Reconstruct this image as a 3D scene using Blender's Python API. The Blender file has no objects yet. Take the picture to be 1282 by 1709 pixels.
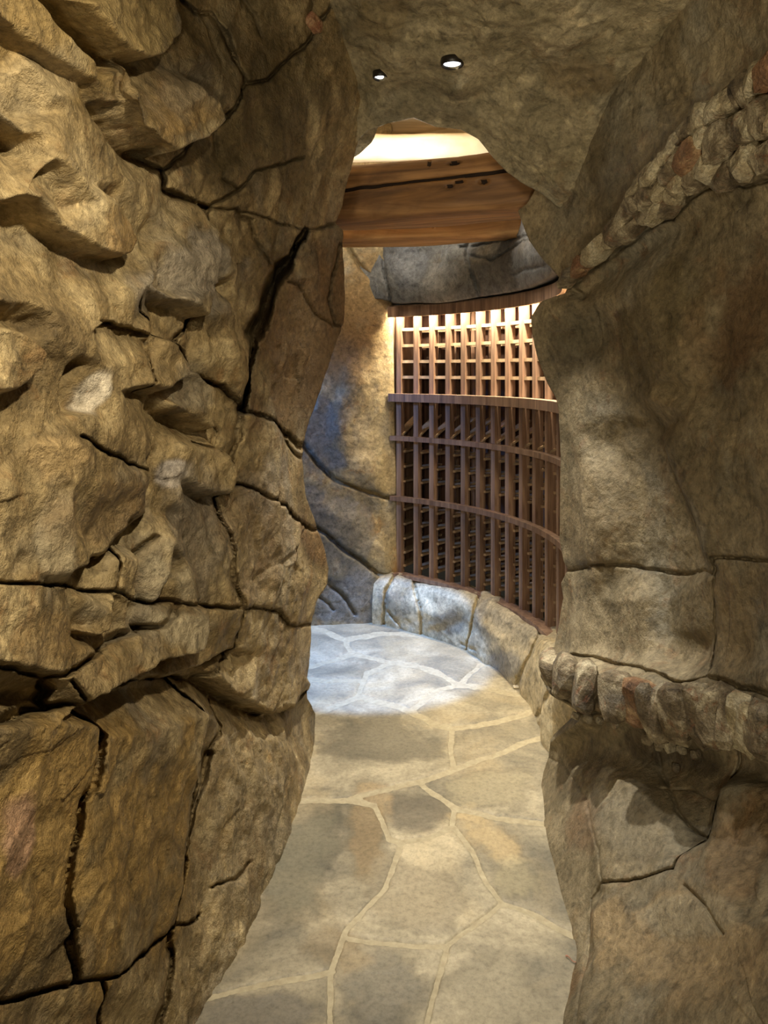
import bpy, bmesh, math, random
import numpy as np
from mathutils import Vector, Matrix
from mathutils.geometry import delaunay_2d_cdt

# ------------------------------------------------------------------ camera, world, lights, exposure
scene = bpy.context.scene
COL = scene.collection
EYE, FOC, CX, HY = 1.57, 1266.0, 641.0, 620.0      # eye height; measured focal length and horizon of the 1282x1709 photograph

cam_d = bpy.data.cameras.new('camera')
cam = bpy.data.objects.new('camera', cam_d)
COL.objects.link(cam)
cam.location = (0, 0, EYE)
cam.rotation_euler = (math.pi / 2, 0, 0)
cam_d.sensor_fit = 'VERTICAL'
cam_d.sensor_height = 36.0
cam_d.lens = 36.0 * FOC / 1709.0
cam_d.shift_y = -(854.5 - HY) / 1709.0
cam_d.clip_start = 0.02
scene.camera = cam
scene.cycles.max_bounces = 7
scene.cycles.diffuse_bounces = 4
scene.cycles.glossy_bounces = 2
scene.cycles.transmission_bounces = 2

scene.view_settings.view_transform = 'Standard'
scene.view_settings.look = 'None'
scene.view_settings.gamma = 1.0
scene.view_settings.use_curve_mapping = False
scene.view_settings.exposure = -0.05

world = bpy.data.worlds.new('world')
scene.world = world
world.use_nodes = True
world.node_tree.nodes['Background'].inputs[0].default_value = (0.9, 0.8, 0.6, 1)
world.node_tree.nodes['Background'].inputs[1].default_value = 0.02

WARM = (1.0, 0.86, 0.62)
SOFT = (1.0, 0.95, 0.86)
COOL = (0.22, 0.44, 1.0)


def spot(name, loc, target, power, color, angle=70, blend=0.6, radius=0.05):
    d = bpy.data.lights.new(name, 'SPOT')
    d.energy = power; d.color = color; d.spot_size = math.radians(angle); d.spot_blend = blend
    d.shadow_soft_size = radius
    o = bpy.data.objects.new(name, d)
    COL.objects.link(o)
    o.location = loc
    o.rotation_euler = (Vector(target) - Vector(loc)).to_track_quat('-Z', 'Y').to_euler()
    return o


# unseen spots: overhead key on the left wall, the rest added as fill
spot('passage_key_fill', (0.32, 0.30, 2.35), (-0.62, 1.20, 1.50), 108, WARM, 84, 0.8, 0.03)
spot('passage_key_fill', (0.02, 0.95, 2.60), (-0.60, 1.30, 0.60), 26, WARM, 80, 0.8, 0.03)
spot('passage_key_fill', (0.00, -1.0, 1.00), (0.40, 2.2, 2.78), 130, WARM, 46, 0.9, 0.10)  # low upward fill added to brighten the vault
spot('passage_key_fill', (0.28, 1.55, 2.62), (0.36, 1.95, 0.2), 60, SOFT, 56, 0.9, 0.05)
spot('passage_key_fill', (-0.45, -1.5, 1.95), (0.85, 2.0, 1.50), 185, WARM, 64, 0.8, 0.22)  # soft frontal fill added for the right wall
# the two recessed lamps in view, over the middle of the passage
spot('recessed_lamp', (0.237, 2.60, 2.56), (0.26, 2.72, 0.0), 230, SOFT, 62, 0.9, 0.03)
spot('recessed_lamp', (-0.010, 2.72, 2.56), (0.10, 2.9, 0.0), 40, SOFT, 62, 0.9, 0.03)
# cool cellar light falling on the far floor and the foot of the far wall
spot('cellar_lamp', (-0.35, 4.00, 2.24), (-0.10, 4.14, 0.0), 560, COOL, 35, 0.2, 0.03)
spot('cellar_lamp', (-1.35, 4.05, 1.9), (-0.25, 4.7, 0.9), 70, COOL, 70, 0.6, 0.15)
# warm lamps up between the cellar timbers
for _x, _y in ((-0.6, 3.98), (0.10, 3.92)):
    _d = bpy.data.lights.new('rafter_lamp', 'POINT'); _d.energy = 20; _d.color = (1.0, 0.93, 0.8); _d.shadow_soft_size = 0.08
    _o = bpy.data.objects.new('rafter_lamp', _d); COL.objects.link(_o); _o.location = (_x, _y, 2.66)

# ------------------------------------------------------------------ numeric helpers


def unproj(px, py, Y):
    return np.stack([(px - CX) / FOC * Y, Y, EYE - (py - HY) / FOC * Y], -1)


def hash3(ix, iy, iz, seed):
    h = (ix.astype(np.int64) * 374761393 + iy.astype(np.int64) * 668265263 + iz.astype(np.int64) * 2147483647 + seed * 974711) & 0xffffffff
    h = ((h ^ (h >> 13)) * 1274126177) & 0xffffffff
    h = ((h ^ (h >> 16)) * 2246822519) & 0xffffffff
    h = h ^ (h >> 15)
    return (h & 0xffffff) / float(0xffffff)


def vnoise(p, seed=0):
    i = np.floor(p).astype(np.int64)
    f = p - i
    f = f * f * f * (f * (f * 6 - 15) + 10)
    r = 0
    for dx in (0, 1):
        wx = f[..., 0] if dx else 1 - f[..., 0]
        for dy in (0, 1):
            wy = f[..., 1] if dy else 1 - f[..., 1]
            for dz in (0, 1):
                wz = f[..., 2] if dz else 1 - f[..., 2]
                r = r + wx * wy * wz * hash3(i[..., 0] + dx, i[..., 1] + dy, i[..., 2] + dz, seed)
    return r * 2 - 1


def fbm(p, octaves=4, seed=0, gain=0.5):
    a, s, t = 1.0, 0, 0
    for k in range(octaves):
        s = s + a * vnoise(p * (2.03 ** k) + 17.3 * k, seed + k)
        t += a
        a *= gain
    return s / t


def facets(p, seed, k=0.5, tilt=0.9, mode=1):
    """chiselled relief: upper (mode 1) or lower (mode -1) envelope of randomly tilted planes around scattered points"""
    i = np.floor(p).astype(np.int64)
    best = None
    for dx in (-1, 0, 1):
        for dy in (-1, 0, 1):
            for dz in (-1, 0, 1):
                c = (i[..., 0] + dx, i[..., 1] + dy, i[..., 2] + dz)
                d = [p[..., q] - (c[q] + hash3(*c, seed + q)) for q in range(3)]
                g = [hash3(*c, seed + 7 + q) * 2 - 1 for q in range(3)]
                a = hash3(*c, seed + 13) * 0.5
                v = a + tilt * (g[0] * d[0] + g[1] * d[1] + g[2] * d[2]) - k * (d[0] ** 2 + d[1] ** 2 + d[2] ** 2) * 2
                best = v if best is None else np.maximum(best, v)
    return best * mode


def blur(a, r):
    if r <= 0:
        return a
    k = np.exp(-0.5 * (np.arange(-3 * r, 3 * r + 1) / r) ** 2)
    k /= k.sum()
    n = len(k) // 2
    for ax in (0, 1):
        b = np.pad(a, [(n, n) if q == ax else (0, 0) for q in (0, 1)], mode='edge')
        o = np.zeros_like(a)
        for j, w in enumerate(k):
            sl = [slice(None), slice(None)]
            sl[ax] = slice(j, j + a.shape[ax])
            o += w * b[tuple(sl)]
        a = o
    return a


class Lattice:
    """a regular lattice of measured values over photograph pixels"""
    def __init__(self, x0, x1, y0, y1, step):
        self.x0, self.y0, self.s = x0, y0, step
        self.xs = np.arange(x0, x1 + step, step, dtype=float)
        self.ys = np.arange(y0, y1 + step, step, dtype=float)
        self.shape = (len(self.ys), len(self.xs))

    def sample(self, a, x, y):
        fx = np.clip((x - self.x0) / self.s, 0, self.shape[1] - 1.001)
        fy = np.clip((y - self.y0) / self.s, 0, self.shape[0] - 1.001)
        ix, iy = fx.astype(int), fy.astype(int)
        tx, ty = fx - ix, fy - iy
        return (a[iy, ix] * (1 - tx) + a[iy, ix + 1] * tx) * (1 - ty) + (a[iy + 1, ix] * (1 - tx) + a[iy + 1, ix + 1] * tx) * ty


def depth_table(lat, rows, smooth=6):
    """rows: {py: [(px, Y), ...]} interpolated in 1/Y"""
    pys = sorted(rows)
    m = np.array([np.interp(lat.xs, [q[0] for q in rows[p]], [1.0 / q[1] for q in rows[p]]) for p in pys])
    out = np.stack([np.interp(lat.ys, pys, m[:, j]) for j in range(m.shape[1])], 1)
    return 1.0 / blur(out, smooth)


def offset_poly(pts, d):
    p = np.array(pts, float)
    t = np.gradient(p, axis=0)
    t /= np.linalg.norm(t, axis=1, keepdims=True) + 1e-9
    n = np.stack([-t[:, 1], t[:, 0]], 1)
    return [tuple(q) for q in p + n * d]


def relief_lattice(lat, lines, smooth=1.0):
    """heights (cm) given along traced ridge, groove and ledge lines, joined by flat facets between them"""
    V, E, H = [], [], []

    def add(pts, hs):
        b = len(V)
        for (q, h) in zip(pts, hs):
            V.append(Vector((q[0] + 0.013 * ((len(V) * 37) % 11), q[1] + 0.017 * ((len(V) * 53) % 13)))); H.append(h)
        for j in range(len(pts) - 1):
            E.append((b + j, b + j + 1))
    for ln in lines:
        if ln[0] == 'L':
            hs = ln[1] if isinstance(ln[1], (list, tuple)) else [ln[1]] * len(ln[2])
            add(ln[2], hs)
        else:
            gap = ln[4] if len(ln) > 4 else 7
            add(ln[3], [ln[1]] * len(ln[3]))
            add(offset_poly(ln[3], gap), [ln[2]] * len(ln[3]))
    x0, x1, y0, y1 = lat.xs[0] - 50, lat.xs[-1] + 50, lat.ys[0] - 50, lat.ys[-1] + 50
    for q in np.linspace(0, 1, 7):
        for c in ((x0 + q * (x1 - x0), y0), (x0 + q * (x1 - x0), y1), (x0, y0 + q * (y1 - y0)), (x1, y0 + q * (y1 - y0))):
            V.append(Vector(c)); H.append(0.0)
    nv, ne, nf, ov, oe, of = delaunay_2d_cdt(V, E, [], 0, 1e-4)
    hh = []
    VA = np.array([(v.x, v.y) for v in V]); HA = np.array(H)
    for v, o in zip(nv, ov):
        if len(o):
            hh.append(HA[list(o)].mean())
        else:
            d = np.hypot(VA[:, 0] - v.x, VA[:, 1] - v.y)
            j = np.argsort(d)[:4]
            w = 1 / (d[j] + 1)
            hh.append(float((HA[j] * w).sum() / w.sum()))
    out = np.zeros(lat.shape)
    for f in nf:
        a, b, c = [nv[k] for k in f[:3]]
        ha, hb, hc = [hh[k] for k in f[:3]]
        xa, xb = min(a.x, b.x, c.x), max(a.x, b.x, c.x)
        ya, yb = min(a.y, b.y, c.y), max(a.y, b.y, c.y)
        i0 = max(0, int((xa - lat.x0) / lat.s)); i1 = min(lat.shape[1], int((xb - lat.x0) / lat.s) + 2)
        j0 = max(0, int((ya - lat.y0) / lat.s)); j1 = min(lat.shape[0], int((yb - lat.y0) / lat.s) + 2)
        if i1 <= i0 or j1 <= j0:
            continue
        gx, gy = np.meshgrid(lat.xs[i0:i1], lat.ys[j0:j1])
        den = (b.y - c.y) * (a.x - c.x) + (c.x - b.x) * (a.y - c.y)
        if abs(den) < 1e-9:
            continue
        l1 = ((b.y - c.y) * (gx - c.x) + (c.x - b.x) * (gy - c.y)) / den
        l2 = ((c.y - a.y) * (gx - c.x) + (a.x - c.x) * (gy - c.y)) / den
        l3 = 1 - l1 - l2
        m = (l1 >= -1e-6) & (l2 >= -1e-6) & (l3 >= -1e-6)
        out[j0:j1, i0:i1][m] = (l1 * ha + l2 * hb + l3 * hc)[m]
    return blur(out, smooth)


def seg_dist(lat, pts):
    """distance to a polyline on the lattice, only near it"""
    d = np.full(lat.shape, 1e3)
    for (ax, ay), (bx, by) in zip(pts[:-1], pts[1:]):
        R = 60
        i0 = max(0, int((min(ax, bx) - R - lat.x0) / lat.s)); i1 = min(lat.shape[1], int((max(ax, bx) + R - lat.x0) / lat.s) + 1)
        j0 = max(0, int((min(ay, by) - R - lat.y0) / lat.s)); j1 = min(lat.shape[0], int((max(ay, by) + R - lat.y0) / lat.s) + 1)
        if i1 <= i0 or j1 <= j0:
            continue
        gx, gy = np.meshgrid(lat.xs[i0:i1], lat.ys[j0:j1])
        L2 = (bx - ax) ** 2 + (by - ay) ** 2 + 1e-9
        t = np.clip(((gx - ax) * (bx - ax) + (gy - ay) * (by - ay)) / L2, 0, 1)
        q = np.hypot(gx - ax - t * (bx - ax), gy - ay - t * (by - ay))
        d[j0:j1, i0:i1] = np.minimum(d[j0:j1, i0:i1], q)
    return d


def close_cracks(lat, cracks, core):
    """join crack ends to the crack they run into, and carry those that leave the traced area on to its border"""
    def near_on(q, pts):
        best = (1e9, None)
        for (ax, ay), (bx, by) in zip(pts[:-1], pts[1:]):
            L2 = (bx - ax) ** 2 + (by - ay) ** 2 + 1e-9
            t = min(1, max(0, ((q[0] - ax) * (bx - ax) + (q[1] - ay) * (by - ay)) / L2))
            x, y = ax + t * (bx - ax), ay + t * (by - ay)
            best = min(best, (math.hypot(q[0] - x, q[1] - y), (x, y)))
        return best
    seps = [c for c in cracks if c.get('sep', True)]
    out = []
    for c in seps:
        p = list(c['p'])
        for end in (0, -1):
            q = p[end]
            d, x = min((near_on(q, o['p']) for o in seps if o is not c), default=(1e9, None))
            add = None
            if d < 14:
                add = x
            elif q[0] < core[0]:
                add = (lat.x0 - 20, q[1])
            elif q[0] > core[1]:
                add = (lat.xs[-1] + 20, q[1])
            elif q[1] < core[2]:
                add = (q[0], lat.y0 - 20)
            elif q[1] > core[3]:
                add = (q[0], lat.ys[-1] + 20)
            if add is not None:
                p = [add] + p if end == 0 else p + [add]
        out.append(dict(c, p=p))
    return out + [c for c in cracks if not c.get('sep', True)]


def label_blocks(lat, cracks):
    """which block of rock each lattice point belongs to: areas fenced in by separating cracks"""
    st = max(1, int(round(2 / lat.s)))
    sub = Lattice(lat.x0, lat.xs[-1], lat.y0, lat.ys[-1], lat.s * st)
    wall = np.zeros(sub.shape, bool)
    for c in cracks:
        if not c.get('sep', True):
            continue
        p = c['p']
        for (ax, ay), (bx, by) in zip(p[:-1], p[1:]):
            n = int(max(abs(bx - ax), abs(by - ay)) / (sub.s * 0.4)) + 2
            X = ((np.linspace(ax, bx, n) - sub.x0) / sub.s).astype(int)
            Y = ((np.linspace(ay, by, n) - sub.y0) / sub.s).astype(int)
            for ox, oy in ((0, 0), (1, 0), (0, 1)):
                ok = (X + ox >= 0) & (X + ox < sub.shape[1]) & (Y + oy >= 0) & (Y + oy < sub.shape[0])
                wall[(Y + oy)[ok], (X + ox)[ok]] = True
    lab = np.zeros(sub.shape, int)
    Hh, Ww = sub.shape
    wl = wall.tolist(); lb = lab.tolist(); cnt = 0; sizes = {}
    for j in range(Hh):
        for i in range(Ww):
            if wl[j][i] or lb[j][i]:
                continue
            cnt += 1
            stack = [(j, i)]; lb[j][i] = cnt; s = 0
            while stack:
                y, x = stack.pop(); s += 1
                for y2, x2 in ((y + 1, x), (y - 1, x), (y, x + 1), (y, x - 1)):
                    if 0 <= y2 < Hh and 0 <= x2 < Ww and not wl[y2][x2] and not lb[y2][x2]:
                        lb[y2][x2] = cnt; stack.append((y2, x2))
            sizes[cnt] = s
    lab = np.array(lb)
    for k, s in sizes.items():
        if s < 60:
            lab[lab == k] = 0
    for it in range(60):
        z = lab == 0
        if not z.any():
            break
        new = lab.copy()
        for dy, dx in ((0, 1), (0, -1), (1, 0), (-1, 0)):
            sh = np.roll(lab, (dy, dx), (0, 1))
            new = np.where((new == 0) & z, sh, new)
        lab = new
    return sub, lab


def new_mesh_object(name, verts, faces, mat, parent=None, smooth=True, tint=None):
    me = bpy.data.meshes.new(name)
    verts = np.asarray(verts, np.float32)
    quads = np.asarray(faces, np.int32)
    n, k = quads.shape
    me.vertices.add(len(verts)); me.vertices.foreach_set('co', verts.ravel())
    me.loops.add(n * k); me.loops.foreach_set('vertex_index', quads.ravel())
    me.polygons.add(n)
    me.polygons.foreach_set('loop_start', np.arange(0, n * k, k, dtype=np.int32))
    me.polygons.foreach_set('loop_total', np.full(n, k, np.int32))
    if smooth:
        me.polygons.foreach_set('use_smooth', np.ones(n, bool))
    if tint is None and mat.name.endswith('rock'):
        tint = np.zeros((len(verts), 4))
    if tint is not None:
        at = me.attributes.new('tint', 'FLOAT_COLOR', 'POINT')
        at.data.foreach_set('color', np.asarray(tint, np.float32).ravel())
    me.update(calc_edges=True)
    me.materials.append(mat)
    o = bpy.data.objects.new(name, me)
    COL.objects.link(o)
    if parent:
        o.parent = parent
    return o


def tag(o, label=None, cat=None, group=None, kind=None):
    if label: o['label'] = label
    if cat: o['category'] = cat
    if group: o['group'] = group
    if kind: o['kind'] = kind
    return o


def empty(name, loc=(0, 0, 0)):
    o = bpy.data.objects.new(name, None)
    COL.objects.link(o)
    o.location = loc
    o.empty_display_size = 0.1
    return o


def C(pts, w=3.0, depth=3.0, sep=True):
    return dict(p=pts, w=w, d=depth, sep=sep)


def build_relief(name, P, QX, QY, lat, cracks, lines, mat, piece='rock_block', facet=(0.30, 0.035, 0.11, 0.012), rough=0.004,
                 block_jit=0.008, fade=None, seed=1, patches=(), pits=(), warp=4.0, back=0.20, keep=None, flip=False, kind='structure',
                 edge=0.006, strat=None, relief_smooth=1.2, rim_scale=1.0, skirt=0.06, lean=0.3, relief=1.0, core=(-1e9, 1e9, -1e9, 1e9)):
    """P: grid of points on the bare wall (rows x cols x 3); QX/QY the photograph pixel each was measured at"""
    Hh, Ww = QX.shape
    du = np.gradient(P, axis=1); dv = np.gradient(P, axis=0)
    N = np.cross(du, dv)
    N /= np.linalg.norm(N, axis=-1, keepdims=True) + 1e-12
    flip = float(np.mean(np.sum(N[Hh // 4: 3 * Hh // 4, Ww // 4: 3 * Ww // 4] * (np.array([0, 0, EYE]) - P[Hh // 4: 3 * Hh // 4, Ww // 4: 3 * Ww // 4]), -1))) < 0
    if flip:                                   # relief always rises into the open space
        N = -N
    N = np.stack([blur(N[..., k], 5) for k in range(3)], -1)
    N /= np.linalg.norm(N, axis=-1, keepdims=True) + 1e-12
    # natural wander of traced lines
    W3 = P * 9.0
    wx = QX + warp * fbm(W3, 3, seed + 50) + 0.2 * warp * vnoise(P * 60, seed + 60)
    wy = QY + warp * fbm(W3 + 31.7, 3, seed + 51) + 0.2 * warp * vnoise(P * 60 + 9, seed + 61)
    h = np.zeros((Hh, Ww))
    if lines:
        h = 0.01 * relief * lat.sample(relief_lattice(lat, lines, relief_smooth), wx, wy)
    # chiselled facets
    f1, a1, f2, a2 = facet
    pw = P + 0.05 * np.stack([vnoise(P * 6 + k * 11, seed + 70 + k) for k in range(3)], -1)
    if strat is not None:
        pw = pw * np.array(strat)
    h = h + a1 * facets(pw / f1, seed, 0.35, 0.9, 1) + 0.6 * a1 * facets(pw / (f1 * 0.8) + 5, seed + 20, 0.35, 0.9, -1)
    h = h + a2 * facets(pw / f2, seed + 30, 0.4, 1.0, 1) + a2 * facets(pw / (f2 * 0.7) + 3, seed + 40, 0.4, 1.0, -1)
    h = h + rough * fbm(P * 18, 5, seed + 80, 0.6) * (1 + 0.8 * vnoise(P * 3, seed + 81))
    # blocks
    cracks = close_cracks(lat, cracks, core)
    sub, lab = label_blocks(lat, cracks)
    fx = np.clip(((wx - sub.x0) / sub.s).astype(int), 0, sub.shape[1] - 1)
    fy = np.clip(((wy - sub.y0) / sub.s).astype(int), 0, sub.shape[0] - 1)
    L = lab[fy, fx]
    rng = np.random.RandomState(seed)
    nl = lab.max() + 1
    off = rng.uniform(-1, 1, nl) * block_jit
    h = h + off[L]
    # cracks: narrow dark clefts with rounded lips
    cut = np.zeros(lat.shape); lip = np.zeros(lat.shape)
    for c in cracks:
        d = seg_dist(lat, c['p'])
        cut = np.maximum(cut, c['d'] * 0.01 * np.clip(1.25 - d / c['w'], 0, 1) ** 0.7)
        lip = np.maximum(lip, edge * np.exp(-d / (c['w'] * 3.0)) * min(1.0, c['d'] / 3.0))
    if fade is not None:
        h = h * fade
    h = h - lat.sample(lip, wx, wy)
    cutd = lat.sample(cut, wx, wy)
    for (x, y, rx, ry, rot, hh) in pits:
        ca, sa = math.cos(math.radians(rot)), math.sin(math.radians(rot))
        X = ((wx - x) * ca + (wy - y) * sa) / rx; Yy = (-(wx - x) * sa + (wy - y) * ca) / ry
        h = h + 0.01 * hh * np.exp(-(X * X + Yy * Yy) ** 1.5)
    # lay the relief onto the wall
    V = np.array([0, 0.15, EYE]) - P
    V /= np.linalg.norm(V, axis=-1, keepdims=True)
    frontal = np.clip((P[..., 1] - 0.7) / 0.4, 0, 1)[..., None] * lean
    R = N * (1 - frontal) + V * frontal            # ledges lean out towards the open end of the passage
    R /= np.linalg.norm(R, axis=-1, keepdims=True)
    fc = np.clip((P[..., 1] - 0.7) / 0.4, 0, 1)[..., None] * (1.0 if lean > 0 else 0.0)
    S = N * (1 - fc) + V * fc                      # clefts run back into the rock, away from the open end
    S /= np.linalg.norm(S, axis=-1, keepdims=True)
    D = P + R * h[..., None] - S * cutd[..., None]
    # stains, and some painted-in light: coloured areas with a shape of their own
    T = np.zeros((Hh, Ww, 4))
    nz = fbm(P * 7, 4, seed + 90, 0.6)
    for (x, y, rx, ry, rot, col, amt) in patches:
        ca, sa = math.cos(math.radians(rot)), math.sin(math.radians(rot))
        X = ((QX - x) * ca + (QY - y) * sa) / rx; Yy = (-(QX - x) * sa + (QY - y) * ca) / ry
        r = np.sqrt(X * X + Yy * Yy) + 0.9 * nz
        m = np.clip((1.1 - r) / 0.45, 0, 1) * amt
        for k in range(3):
            T[..., k] = T[..., k] * (1 - m) + col[k] * m
        T[..., 3] = np.maximum(T[..., 3], m)
    a = np.maximum(T[..., 3:4], 1e-6)
    # faces
    idx = np.arange(Hh * Ww).reshape(Hh, Ww)
    F = np.stack([idx[:-1, :-1], idx[:-1, 1:], idx[1:, 1:], idx[1:, :-1]], -1)
    if flip:
        F = F[..., ::-1]
    FL = L[:-1, :-1]
    ok = np.ones(FL.shape, bool) if keep is None else keep(D[:-1, :-1])
    Df = D.reshape(-1, 3); Tf = T.reshape(-1, 4); Nf = S.reshape(-1, 3)
    # the wall behind the blocks
    st = 8
    ri = np.unique(np.r_[np.arange(0, Hh, st), Hh - 1]); ci = np.unique(np.r_[np.arange(0, Ww, st), Ww - 1])
    Bk = (P - N * back)[np.ix_(ri, ci)]
    bi = np.arange(len(ri) * len(ci)).reshape(len(ri), len(ci))
    BF = np.stack([bi[:-1, :-1], bi[:-1, 1:], bi[1:, 1:], bi[1:, :-1]], -1)
    if flip:
        BF = BF[..., ::-1]
    bok = np.ones(BF.shape[:2], bool) if keep is None else keep(Bk[:-1, :-1])
    root = new_mesh_object(name, Bk.reshape(-1, 3), BF[bok], mat)
    if kind:
        root['kind'] = kind
    pieces = []
    for k in np.unique(FL[ok]):
        f = F[(FL == k) & ok]
        if len(f) < 30:
            # slivers join the largest neighbour instead of standing alone
            continue
        u, inv = np.unique(f, return_inverse=True)
        fl = inv.reshape(f.shape)
        v = Df[u]; t = Tf[u]; nn = Nf[u]
        # skirt: sides of the block reaching back into the wall
        e = np.concatenate([fl[:, [0, 1]], fl[:, [1, 2]], fl[:, [2, 3]], fl[:, [3, 0]]])
        key = np.sort(e, 1); kk = key[:, 0].astype(np.int64) * (len(u) + 1) + key[:, 1]
        uq, first, cn = np.unique(kk, return_index=True, return_counts=True)
        be = e[first[cn == 1]]
        bv = np.unique(be)
        nb = len(bv)
        mp = np.full(len(u), -1); mp[bv] = len(u) + np.arange(nb)
        sv = v[bv] - nn[bv] * skirt
        sf = np.stack([mp[be[:, 1]], mp[be[:, 0]], mp[be[:, 0]] + nb, mp[be[:, 1]] + nb], 1)
        o = new_mesh_object(piece, np.concatenate([v, v[bv], sv]), np.concatenate([fl, sf]), mat, root, True, np.concatenate([t, t[bv], t[bv]]))
        pieces.append((k, o))
    return root, pieces, D, N


# ------------------------------------------------------------------ materials


def mat_new(name):
    m = bpy.data.materials.new(name)
    m.use_nodes = True
    nt = m.node_tree
    b = nt.nodes['Principled BSDF']
    return m, nt, b


def node(nt, kind, **kw):
    n = nt.nodes.new(kind)
    for k, v in kw.items():
        setattr(n, k, v)
    return n


def ramp(nt, fac, stops, interp='LINEAR'):
    r = nt.nodes.new('ShaderNodeValToRGB')
    r.color_ramp.interpolation = interp
    while len(r.color_ramp.elements) < len(stops):
        r.color_ramp.elements.new(0.5)
    for e, (p, c) in zip(r.color_ramp.elements, stops):
        e.position = p
        e.color = (c[0], c[1], c[2], 1) if not isinstance(c, (int, float)) else (c, c, c, 1)
    nt.links.new(fac, r.inputs[0])
    return r


def noise(nt, vec, scale, detail=6, rough=0.6, dist=0.0):
    n = nt.nodes.new('ShaderNodeTexNoise')
    n.inputs['Scale'].default_value = scale
    n.inputs['Detail'].default_value = detail
    n.inputs['Roughness'].default_value = rough
    n.inputs['Distortion'].default_value = dist
    nt.links.new(vec, n.inputs['Vector'])
    return n


def mix(nt, fac, a, b, mode='MIX'):
    m = nt.nodes.new('ShaderNodeMix')
    m.data_type = 'RGBA'
    m.blend_type = mode
    for sock, val in ((m.inputs[0], fac), (m.inputs[6], a), (m.inputs[7], b)):
        if hasattr(val, 'is_output'):
            nt.links.new(val, sock)
        elif isinstance(val, (int, float)):
            sock.default_value = val
        else:
            sock.default_value = (val[0], val[1], val[2], 1)
    return m.outputs[2]


def math_node(nt, op, a, b=None):
    n = nt.nodes.new('ShaderNodeMath')
    n.operation = op
    for k, v in enumerate((a, b)):
        if v is None:
            continue
        if hasattr(v, 'is_output'):
            nt.links.new(v, n.inputs[k])
        else:
            n.inputs[k].default_value = v
    return n.outputs[0]


def srgb(r, g, b):
    f = lambda c: ((c / 255 + 0.055) / 1.055) ** 2.4 if c > 10 else c / 255 / 12.92
    return (f(r), f(g), f(b))


def rock_material(name, dark, mid, light, rust, grey, rough=0.6, bump=0.5, spec=0.35, scale=1.0, streak=(1, 1, 1)):
    m, nt, b = mat_new(name)
    tc = node(nt, 'ShaderNodeNewGeometry')
    mp = node(nt, 'ShaderNodeMapping')
    mp.inputs['Scale'].default_value = streak
    nt.links.new(tc.outputs['Position'], mp.inputs[0])
    v = mp.outputs[0]
    n1 = noise(nt, v, 4.0 * scale, 5, 0.62, 0.6)
    base = ramp(nt, n1.outputs['Fac'], [(0.30, dark), (0.48, mid), (0.66, light)]).outputs[0]
    n2 = noise(nt, v, 2.1 * scale, 5, 0.6, 0.8)
    base = mix(nt, ramp(nt, n2.outputs['Fac'], [(0.52, 0.0), (0.66, 0.75)]).outputs[0], base, grey)
    n3 = noise(nt, v, 6.5 * scale, 5, 0.7, 1.0)
    base = mix(nt, ramp(nt, n3.outputs['Fac'], [(0.56, 0.0), (0.68, 0.65)]).outputs[0], base, rust)
    at = node(nt, 'ShaderNodeAttribute', attribute_name='tint')
    base = mix(nt, at.outputs['Alpha'], base, at.outputs['Color'])
    n6 = noise(nt, v, 8.5 * scale, 7, 0.72, 1.6)
    base = mix(nt, 1.0, base, ramp(nt, n6.outputs['Fac'], [(0.36, 0.62), (0.44, 0.95), (0.57, 1.0), (0.62, 1.28), (0.7, 1.4)]).outputs[0], 'MULTIPLY')
    n4 = noise(nt, v, 45 * scale, 5, 0.75, 0.3)
    sp = ramp(nt, n4.outputs['Fac'], [(0.30, 0.5), (0.5, 1.0), (0.72, 1.4)]).outputs[0]
    base = mix(nt, 1.0, base, sp, 'MULTIPLY')
    nt.links.new(base, b.inputs['Base Color'])
    nr = noise(nt, v, 12, 5, 0.6)
    nt.links.new(ramp(nt, nr.outputs['Fac'], [(0.3, rough - 0.12), (0.7, rough + 0.15)]).outputs[0], b.inputs['Roughness'])
    b.inputs['Specular IOR Level'].default_value = spec
    nb = noise(nt, v, 26, 6, 0.72, 0.4)
    nb2 = noise(nt, v, 110, 3, 0.7, 0.2)
    hgt = math_node(nt, 'ADD', nb.outputs['Fac'], math_node(nt, 'MULTIPLY', nb2.outputs['Fac'], 0.35))
    bp = node(nt, 'ShaderNodeBump')
    bp.inputs['Strength'].default_value = bump
    bp.inputs['Distance'].default_value = 0.02
    nt.links.new(hgt, bp.inputs['Height'])
    nt.links.new(bp.outputs[0], b.inputs['Normal'])
    return m


M_LEFT = rock_material('warm_carved_rock', srgb(100, 84, 56), srgb(144, 124, 86), srgb(188, 168, 126), srgb(134, 102, 62), srgb(146, 136, 116), bump=0.75)
M_RIGHT = rock_material('olive_carved_rock', srgb(98, 88, 66), srgb(132, 119, 92), srgb(162, 148, 118), srgb(126, 98, 70), srgb(136, 130, 112), bump=0.55)
M_CEIL = rock_material('ceiling_carved_rock', srgb(112, 102, 76), srgb(148, 136, 106), srgb(178, 164, 132), srgb(134, 110, 78), srgb(150, 142, 120), bump=0.6)
M_FAR = rock_material('cellar_carved_rock', srgb(128, 112, 80), srgb(158, 140, 104), srgb(186, 168, 130), srgb(150, 112, 66), srgb(140, 134, 120), bump=0.3)
M_GREY = rock_material('grey_lintel_rock', srgb(78, 78, 78), srgb(102, 102, 100), srgb(134, 132, 126), srgb(92, 84, 70), srgb(108, 112, 120), bump=0.4)
M_CURB = rock_material('pale_kerb_rock', srgb(150, 138, 112), srgb(184, 170, 138), srgb(208, 194, 160), srgb(168, 146, 104), srgb(156, 152, 140), bump=0.25)
M_BAND = rock_material('rubble_rock', srgb(62, 52, 38), srgb(120, 106, 82), srgb(190, 178, 148), srgb(130, 84, 56), srgb(112, 106, 96), bump=0.8, scale=3.0)


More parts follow.
